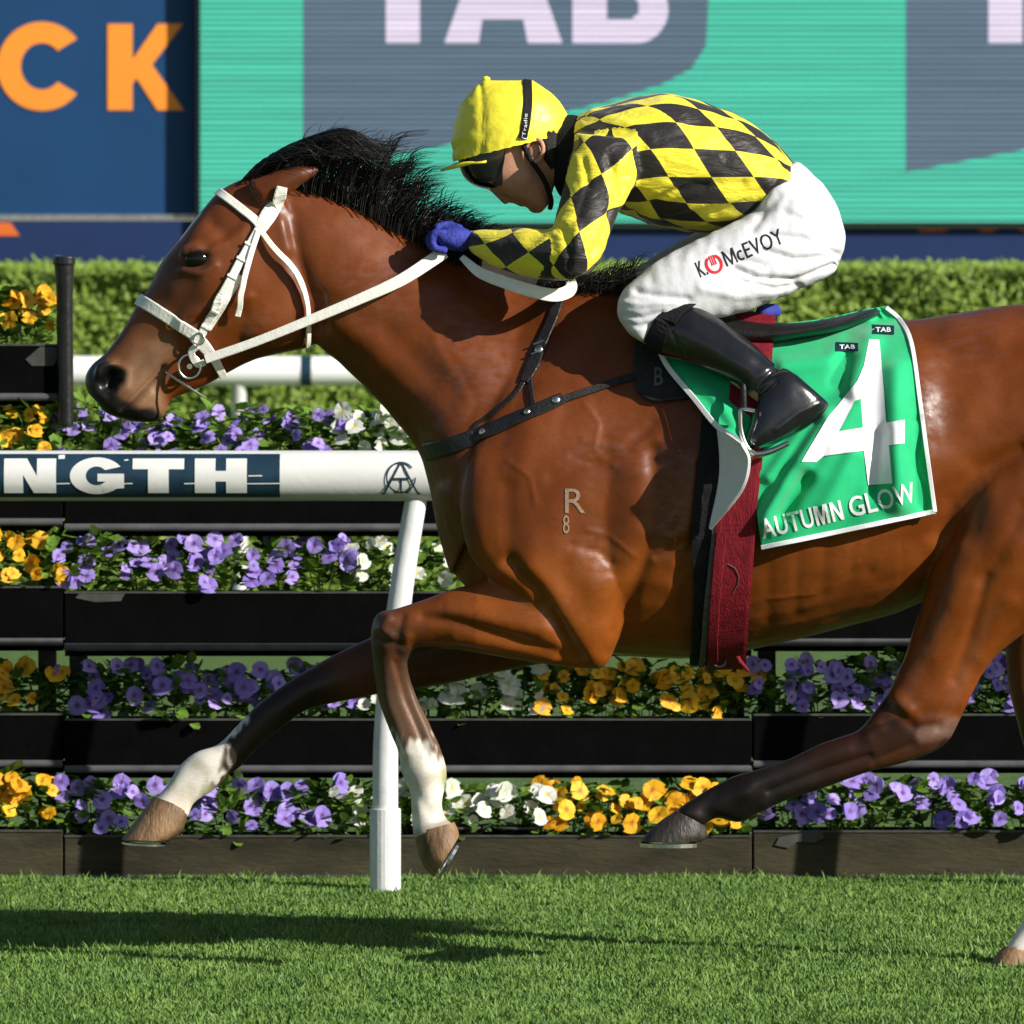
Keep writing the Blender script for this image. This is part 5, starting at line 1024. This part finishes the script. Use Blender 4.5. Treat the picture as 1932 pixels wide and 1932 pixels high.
for nm_, ax, rad in AX:
    s0_, rel, _, d = proj(pc, ax); over = np.maximum(0, -s0_)
    if nm_ == 'T':       # flattened trunk: scale depth
        d = np.sqrt((rel[:, 1] / .165) ** 2 + ((np.hypot(rel[:, 0], rel[:, 2])) / .125) ** 2)
    else: d = np.hypot(d, over * 5) / rad * .92
    sc_.append(d)
own = np.argmin(np.array(sc_), 0)
uvl = me.uv_layers.new(name='UVMap'); lv = np.empty(len(me.loops), int); me.loops.foreach_get('vertex_index', lv)
ls = np.empty(npoly, int); me.polygons.foreach_get('loop_start', ls); lt = np.empty(npoly, int); me.polygons.foreach_get('loop_total', lt)
lown = np.repeat(own, lt); UV = np.zeros((len(lv), 2)); lc = co[lv]; pcl = np.repeat(pc, lt, axis=0)
for k, (nm_, ax, rad) in enumerate(AX):
    m_ = lown == k
    if not m_.any(): continue
    s_, rel, t, _ = proj(lc[m_], ax); up = np.cross(t, np.array([0, 1., 0])); up /= np.linalg.norm(up, axis=1)[:, None]
    _, relc, tc_, _ = proj(pcl[m_], ax); upc = np.cross(tc_, np.array([0, 1., 0])); upc /= np.linalg.norm(upc, axis=1)[:, None]
    sgn = -1 if (k in (0, 1, 2)) else 1
    a = np.arctan2((rel * up).sum(1), sgn * rel[:, 1]); ac = np.arctan2((relc * upc).sum(1), sgn * relc[:, 1])
    a = np.where(a - ac > np.pi, a - 2 * np.pi, np.where(a - ac < -np.pi, a + 2 * np.pi, a))
    if nm_ == 'T':
        arcl = a * .150; X = s_ / S; Z = -arcl / S          # survey units along and down the side
        ca, sa = math.cos(math.radians(14)), math.sin(math.radians(14)); uu2 = X * ca - Z * sa; vv2 = X * sa + Z * ca
        det = 79 * 48 - 34 * 2; UV[m_, 0] = (uu2 * 48 - vv2 * 34) / det + .35; UV[m_, 1] = (79 * vv2 - 2 * uu2) / det + .55
    else:
        X = s_ / S; Z = a * rad / S; L_ = 118 if nm_ == 'U' else 104
        UV[m_, 0] = (X / L_ + Z / 98) + .2; UV[m_, 1] = (X / L_ - Z / 98) + .15
uvl.data.foreach_set('uv', UV.ravel())
def silkmat():
    m = bpy.data.materials.new('silk_chequer'); m.use_nodes = True; t = m.node_tree; N = t.nodes; b = N['Principled BSDF']
    uvn = N.new('ShaderNodeUVMap'); uvn.uv_map = 'UVMap'; ck = N.new('ShaderNodeTexChecker'); ck.inputs['Scale'].default_value = 1; ck.inputs['Color1'].default_value = (.90, .77, .045, 1); ck.inputs['Color2'].default_value = (.018, .014, .013, 1)
    mp = N.new('ShaderNodeMapping'); mp.inputs['Location'].default_value = (40, 40, .5); t.links.new(uvn.outputs[0], mp.inputs[0]); t.links.new(mp.outputs[0], ck.inputs[0]); t.links.new(ck.outputs[0], b.inputs['Base Color'])
    b.inputs['Roughness'].default_value = .5; b.inputs['Specular IOR Level'].default_value = .4; b.inputs['Sheen Weight'].default_value = .15
    tc = N.new('ShaderNodeTexCoord'); nz = N.new('ShaderNodeTexNoise'); nz.inputs['Scale'].default_value = 24; nz.inputs['Detail'].default_value = 4; nz.inputs['Distortion'].default_value = 1.2; m4 = N.new('ShaderNodeMapping'); m4.inputs['Scale'].default_value = (.7, .7, 2.2); m4.inputs['Rotation'].default_value = (0, .5, 0); t.links.new(tc.outputs['Object'], m4.inputs[0]); t.links.new(m4.outputs[0], nz.inputs['Vector'])
    bp = N.new('ShaderNodeBump'); bp.inputs['Strength'].default_value = .5; bp.inputs['Distance'].default_value = .012; t.links.new(nz.outputs['Fac'], bp.inputs['Height']); t.links.new(bp.outputs[0], b.inputs['Normal']); return m
M['silk'] = silkmat(); me.materials.append(M['silk']); link('silk_jacket', me, jk)
# ---- breeches
bj = MB()
bj.loft([(1498, 306, 1420, 400, .142, 0), (1516, 312, 1402, 425, .158, 0), (1560, 358, 1398, 455, .170, 0), (1586, 402, 1415, 505, .175, 0), (1595, 455, 1460, 548, .160, 0), (1582, 505, 1510, 545, .10, 0)], 6, 36, .85)
TH = [(1455, 372, 1588, 500, .085, -.095), (1410, 405, 1560, 524, .086, -.115), (1335, 443, 1490, 555, .082, -.145), (1260, 479, 1405, 590, .076, -.172), (1208, 518, 1335, 606, .068, -.190), (1174, 550, 1285, 618, .062, -.2), (1165, 588, 1245, 628, .056, -.203), (1180, 622, 1228, 646, .046, -.205), (1205, 640, 1225, 652, .03, -.205)]
bj.loft(TH, 6, 28, .9); bj.loft([(a - 4, b - 12, c - 4, d - 12, e, f) for a, b, c, d, e, f in TH], 6, 28, .9, mirror=True)
me = remeshed(bj, .005, 5, 'breeches')
def br_wr(co):
    uu, vv = uv_of(co); out = fbm(co, 14, .003) + fbm(co * np.array([1.6, .6, 1.]), 30, .0022)
    for pts, r, d in (([(1300, 565), (1250, 560), (1200, 548)], 6, -.006), ([(1250, 590), (1210, 600), (1180, 596)], 5, -.006), ([(1240, 610), (1205, 616), (1185, 612)], 5, -.005), ([(1270, 570), (1215, 575), (1175, 570)], 5, .004), ([(1385, 505), (1430, 525), (1500, 530)], 6, -.010), ([(1440, 470), (1500, 490), (1560, 485)], 6, -.010), ([(1450, 440), (1520, 450), (1580, 480)], 6, -.008), ([(1500, 530), (1540, 515), (1580, 500)], 6, -.008), ([(1400, 530), (1460, 545), (1510, 540)], 5, -.007), ([(1480, 400), (1530, 420), (1570, 440)], 7, -.005), ([(1350, 470), (1400, 490), (1440, 500)], 6, -.004), ([(1420, 430), (1440, 400), (1470, 370)], 8, -.005), ([(1545, 350), (1500, 380)], 8, .003), ([(1320, 545), (1400, 560), (1470, 548)], 8, .004)):
        dd, _ = seg_dist(uu, vv, pts); out = out + d * np.exp(-(dd / r) ** 2) * (co[:, 1] < 0)
    return out
wr(me, br_wr); me.materials.append(M['breeches']); brc = link('breeches', me, jk)
BRB = BVHTree.FromPolygons([Vector(c) for c in get_co(me)], [tuple(p.vertices) for p in me.polygons])
ta = math.atan2(-62, 150)
def on_thigh(a, b_):
    x = 1322 + a * math.cos(ta) + b_ * math.sin(ta); y = 524 + a * math.sin(ta) - b_ * math.cos(ta); return hit(x, y, .0012, BRB)[0] or P(x, y, -.25)
text_mesh('K.', .004, (0, 0, 17, 30), on_thigh, 'name_print', M['print_black'], brc, cuts=1)
glyph('m', (54, 0, 77, 30), on_thigh, 'name_print', M['print_black'], brc)
text_mesh('cEVOY', .004, (80, 0, 172, 30), on_thigh, 'name_print', M['print_black'], brc, cuts=1)
mb = MB()
for r_, wd_ in ((14, 5.0),):
    q = [(33 + r_ * math.cos(a), 14 + (r_ + 2) * math.sin(a)) for a in np.linspace(-4.2, 1.1, 22)]; V = []; F = []
    for i in range(len(q)):
        t = np.array(q[min(i + 1, 21)]) - np.array(q[max(i - 1, 0)]); t = t / np.linalg.norm(t); nv = np.array([-t[1], t[0]]) * wd_ / 2; V += [on_thigh(q[i][0] + nv[0], q[i][1] + nv[1]), on_thigh(q[i][0] - nv[0], q[i][1] - nv[1])]
    mb.add(V, [(2 * i, 2 * i + 1, 2 * i + 3, 2 * i + 2) for i in range(21)])
for x0 in (28, 32, 36): mb.add([on_thigh(x0, 12), on_thigh(x0 + 2.4, 12), on_thigh(x0 + 2.4, 31), on_thigh(x0, 31)], [(0, 1, 2, 3)])
mb.obj('name_print', M['print_red'], brc)
# ---- boots
BT = [(1217, 648, 1270, 570, .052, -.208), (1226, 660, 1305, 566, .056, -.214), (1262, 676, 1338, 588, .057, -.225), (1310, 692, 1384, 620, .055, -.24), (1360, 712, 1428, 654, .050, -.255), (1394, 732, 1462, 686, .044, -.268), (1402, 752, 1490, 700, .042, -.275)]
FT = [(1484, 694, 1560, 770, .020, -.282), (1468, 690, 1552, 782, .032, -.285), (1450, 700, 1535, 800, .038, -.29), (1432, 730, 1512, 815, .040, -.295), (1424, 768, 1488, 828, .042, -.30), (1416, 800, 1462, 842, .042, -.302), (1408, 822, 1434, 848, .036, -.302), (1404, 836, 1414, 846, .02, -.302)]
FT = [(1500, 704, 1566, 762, .022, -.282), (1478, 694, 1558, 776, .034, -.285), (1452, 704, 1538, 796, .040, -.29), (1430, 738, 1514, 812, .042, -.295), (1422, 772, 1488, 826, .043, -.30), (1414, 802, 1462, 840, .042, -.302), (1406, 824, 1436, 848, .036, -.302), (1403, 838, 1416, 847, .02, -.302)]
for mir in (False, True):
    b2 = MB(); b2.loft(BT, 5, 26, .95, mirror=mir); b2.loft(FT, 5, 26, .9, mirror=mir)
    me = remeshed(b2, .004, 4, 'boot')
    def boot_wr(co):
        uu, vv = uv_of(co); out = fbm(co, 25, .0015)
        for pts, r, d in (([(1470, 690), (1440, 715), (1415, 745)], 5, -.006), ([(1462, 720), (1435, 740), (1420, 765)], 5, -.005), ([(1245, 585), (1290, 670)], 3, -.002), ([(1530, 795), (1490, 822), (1440, 846)], 4, -.003), ([(1465, 810), (1505, 780), (1545, 760)], 6, .003), ([(1300, 620), (1400, 690)], 20, .003)):
            dd, _ = seg_dist(uu, vv, pts); out = out + d * np.exp(-(dd / r) ** 2)
        return out
    wr(me, boot_wr); me.materials.append(M['boot']); bo = link('boot', me, jk)
    if not mir:
        bv = BVHTree.FromPolygons([Vector(c) for c in get_co(me)], [tuple(p.vertices) for p in me.polygons])
        ps = []; ns = []
        for a, b in cr([(1231, 655), (1250, 618), (1272, 588), (1296, 570)], 6):
            p, n_ = hit(a, b, .001, bv)
            if p: ps.append(p); ns.append(n_)
        ribbon(mb := MB(), ps, ns, [.045] * len(ps), .003); mb.obj('boot_cuff', M['black_cloth'], bo)
# ---- gloved hands: palm, four fingers closed round the rein, thumb along the top
for sg in (-1, 1):
    g = MB(); y0 = sg * .085
    g.loft([(892, 437, 886, 470, .026, 0), (872, 428, 868, 474, .034, 0), (850, 427, 848, 472, .038, 0), (832, 432, 832, 464, .036, 0), (824, 438, 824, 458, .028, 0)], 4, 20, .8)
    for k in range(len(g.v)): x_, y_, z_ = g.v[k]; g.v[k] = (x_, y_ + y0, z_)
    for i, (ln, oy) in enumerate(((1.0, -.029), (1.08, -.0097), (1.0, .0097), (.84, .028))):
        yy = y0 - sg * -oy
        g.chain([P(836, 440, yy), P(836 - 17 * ln, 441, yy), P(836 - 25 * ln, 454, yy), P(836 - 18 * ln, 468, yy), P(838, 473, yy)], [.0088, .0086, .0082, .0078, .007])
    g.chain([P(866, 434, y0 + .018), P(846, 426, y0 + .026), P(826, 428, y0 + .016)], [.012, .0105, .0085])
    me = remeshed(g, .0024, 1, 'glove'); wr(me, lambda co: fbm(co, 60, .0012)); me.materials.append(M['glove']); link('glove', me, jk)
# ================================================================ PANSIES
def petalmat(name, c1, c2, cc):
    m = bpy.data.materials.new(name); m.use_nodes = True; t = m.node_tree; N = t.nodes; b = N['Principled BSDF']
    oi = N.new('ShaderNodeObjectInfo'); r = N.new('ShaderNodeValToRGB')
    r.color_ramp.elements[0].color = (*c1, 1); r.color_ramp.elements[1].color = (*c2, 1); t.links.new(oi.outputs['Random'], r.inputs[0])
    tc = N.new('ShaderNodeTexCoord'); ln = N.new('ShaderNodeVectorMath'); ln.operation = 'LENGTH'; t.links.new(tc.outputs['Object'], ln.inputs[0])
    mr = N.new('ShaderNodeMapRange'); mr.inputs['From Min'].default_value = .004; mr.inputs['From Max'].default_value = .012; t.links.new(ln.outputs['Value'], mr.inputs['Value'])
    mx = N.new('ShaderNodeMix'); mx.data_type = 'RGBA'; mx.inputs['A'].default_value = (*cc, 1); t.links.new(mr.outputs[0], mx.inputs['Factor']); t.links.new(r.outputs[0], mx.inputs['B'])
    t.links.new(mx.outputs['Result'], b.inputs['Base Color']); b.inputs['Roughness'].default_value = .6
    tr = N.new('ShaderNodeBsdfTranslucent'); t.links.new(mx.outputs['Result'], tr.inputs[0]); ms = N.new('ShaderNodeMixShader'); ms.inputs[0].default_value = .25
    o = N['Material Output']; t.links.new(b.outputs[0], ms.inputs[1]); t.links.new(tr.outputs[0], ms.inputs[2]); t.links.new(ms.outputs[0], o.inputs[0]); return m
PM = {'purple': petalmat('petal_purple', (.24, .16, .58), (.48, .36, .82), (.15, .05, .28)),
      'yellow': petalmat('petal_yellow', (.86, .40, .006), (.92, .58, .02), (.60, .20, .004)),
      'white': petalmat('petal_white', (.66, .70, .60), (.84, .84, .76), (.75, .65, .25))}
def flower_mesh(col, var):
    rg = random.Random(var * 13 + len(col)); mb = MB()
    for ang, r, w_, zo in ((62, .025, .020, 0), (118, .025, .020, .0006), (172, .023, .019, .0014), (8, .023, .019, .0020), (270, .026, .024, .0030)):
        a = math.radians(ang + rg.uniform(-8, 8)); r *= rg.uniform(.9, 1.12); V = [(0, 0, zo)]; n = 7; cup = rg.uniform(-.004, .008)
        for k in range(n):
            t = -1 + 2 * k / (n - 1); rr = r * (1 - .42 * t * t) ; q = Vector((rr, w_ * 1.15 * t, zo + cup * (1 - t * t) + rg.uniform(-.0025, .0025)))
            V.append((q.x * math.cos(a) - q.y * math.sin(a), q.x * math.sin(a) + q.y * math.cos(a), q.z))
        V2 = [(x * .55, y * .55, z * .5 + .001) for x, y, z in V[1:]]
        b = len(V); V += V2
        F = [(0, b + k, b + k + 1) for k in range(n - 1)] + [(b + k, 1 + k, 2 + k, b + k + 1) for k in range(n - 1)]
        mb.add(V, F)
    return mb.mesh('pansy_flower', PM[col], smooth=True)
FM = {c: [flower_mesh(c, v) for v in range(6)] for c in PM}
M['pansy_leaf'] = leafmat('pansy_leaf', (.06, .15, .02), (.23, .38, .05), 28)
def foliage_mesh(v):
    rg = random.Random(100 + v); mb = MB()
    for i in range(165):
        h = rg.random() ** .75 * .115; sp = .085 * (1 - .45 * h / .105); an = rg.uniform(0, 6.283); rad = math.sqrt(rg.random())
        c = Vector((math.cos(an) * sp * rad, math.sin(an) * .075 * rad, h - .008)); L = rg.uniform(.024, .042); W = L * rg.uniform(.28, .42)
        d = Vector((math.cos(an) * .8 + rg.uniform(-.5, .5), math.sin(an) * .8 - .35 + rg.uniform(-.4, .4), rg.uniform(-.3, .7))).normalized()
        s = d.cross(Vector((rg.uniform(-.3, .3), rg.uniform(-.3, .3), 1))).normalized(); nn = s.cross(d)
        mb.add([c, c + d * L * .35 + s * W + nn * .003, c + d * L * .8 + s * W * .7, c + d * L, c + d * L * .8 - s * W * .7, c + d * L * .35 - s * W + nn * .003], [(0, 1, 2, 3), (0, 3, 4, 5)])
    for i in range(7):
        an = rg.uniform(0, 6.283); tp = Vector((math.cos(an) * .06, math.sin(an) * .05, rg.uniform(.06, .1)))
        mb.tube([(tp.x * .2, tp.y * .2, -.02), tuple(tp * .6), tuple(tp)], .0014, 4)
    return mb.mesh('foliage', M['pansy_leaf'])
LMs = [foliage_mesh(v) for v in range(6)]
ORD = ['first', 'second', 'third', 'fourth', 'fifth', 'sixth', 'seventh', 'eighth', 'ninth', 'tenth', 'eleventh', 'twelfth', 'thirteenth', 'fourteenth', 'fifteenth', 'sixteenth', 'seventeenth', 'eighteenth', 'nineteenth', 'twentieth', 'twenty-first', 'twenty-second']
BED = {1: [(-60, 108, 'yellow'), (130, 640, 'purple'), (650, 905, 'white'), (935, 1030, 'white'), (1035, 1415, 'yellow'), (1440, 2050, 'purple')],
       2: [(-60, 112, 'yellow'), (130, 690, 'purple'), (700, 1010, 'white'), (1025, 1415, 'yellow'), (1430, 2050, 'purple')],
       3: [(-60, 112, 'yellow'), (130, 650, 'purple'), (655, 830, 'white')],
       4: [(-60, 112, 'yellow'), (130, 640, 'purple'), (655, 800, 'white')],
       5: [(-60, 95, 'yellow')]}
rg = random.Random(21)
RS = {1: 'bottom trough', 2: 'second trough up', 3: 'third trough up', 4: 'fourth trough up', 5: 'highest trough'}
NFL = {'purple': 9, 'yellow': 10, 'white': 9}
for r, beds in BED.items():
    for (a, b, colr) in beds:
        n = max(1, round((b - a) / 82)); wd = (b - a) / n
        for i in range(n):
            u = a + wd * (i + .5) + rg.uniform(-10, 10); dv = -10 if u < 120 else (-9 if u > 1420 else 0)
            y = ROWY[r] + rg.uniform(.075, .12); base = P(u, ROW[r][0] + dv - 2, y)
            where = RW[r]
            sec = 'left' if u < 120 else ('right' if u > 1420 else 'middle')
            place = f'{ORD[i]} from the left' + (' after the gap' if r == 1 and colr == 'white' and a > 900 else '') + (' right of the hind hoof' if colr == 'purple' and u > 1420 else '') + (' under the horse belly' if colr == 'yellow' and u > 900 else '')
            extra = ', right of the gap' if (r == 1 and colr == 'white' and a > 900) else ''
            pl = root('pansy_plant', f'{colr} pansy {place}, {RS[r]}', 'flower', 'potted pansies')
            pl.location = base
            f = link('foliage', LMs[rg.randrange(6)], pl); f.rotation_euler = (0, 0, rg.uniform(0, 6.28)); sc = rg.uniform(.9, 1.2); f.scale = (sc, sc, sc * rg.uniform(.9, 1.15))
            k = NFL[colr] + rg.randint(-1, 2)
            for j in range(k):
                fo = link('flower', FM[colr][rg.randrange(6)], pl)
                t = rg.random() ** .7; hx = rg.uniform(-.075, .075)
                fo.location = (hx, -.05 - .05 * (1 - t) + rg.uniform(-.02, .03), .015 + t * .115)
                d = Vector((rg.uniform(-.7, 1.0), -1, rg.uniform(-.35, 1.1))).normalized()
                q = d.to_track_quat('Z', 'Y'); fo.rotation_mode = 'QUATERNION'; fo.rotation_quaternion = q @ Matrix.Rotation(rg.uniform(-.5, .5), 3, 'Z').to_quaternion()
                s_ = rg.uniform(.48, .92) * (1.08 if r <= 2 else 1.); fo.scale = (s_, s_, s_)
# two round pots visible in the gap of the bottom trough
for uu, lab in ((975, 'round black plastic pot rim under the small white pansy clump'), (868, 'round black pot rim beside the horse front hoof')):
    p = P(uu, 1560, 2.70); mb = MB()
    pot = root('plant_pot', lab, 'pot', 'plant pots')
    mb.tube([(p.x, p.y, p.z - .06), (p.x, p.y, p.z)], [.052, .062], 24).obj('pot', M['black_plastic'], pot, smooth=True)
    mb = MB(); mb.tube([(p.x + .062 * math.cos(a), p.y + .062 * math.sin(a), p.z) for a in np.linspace(0, 6.283, 25)], .0035, 6); mb.obj('rim', M['rim'], pot, smooth=True)
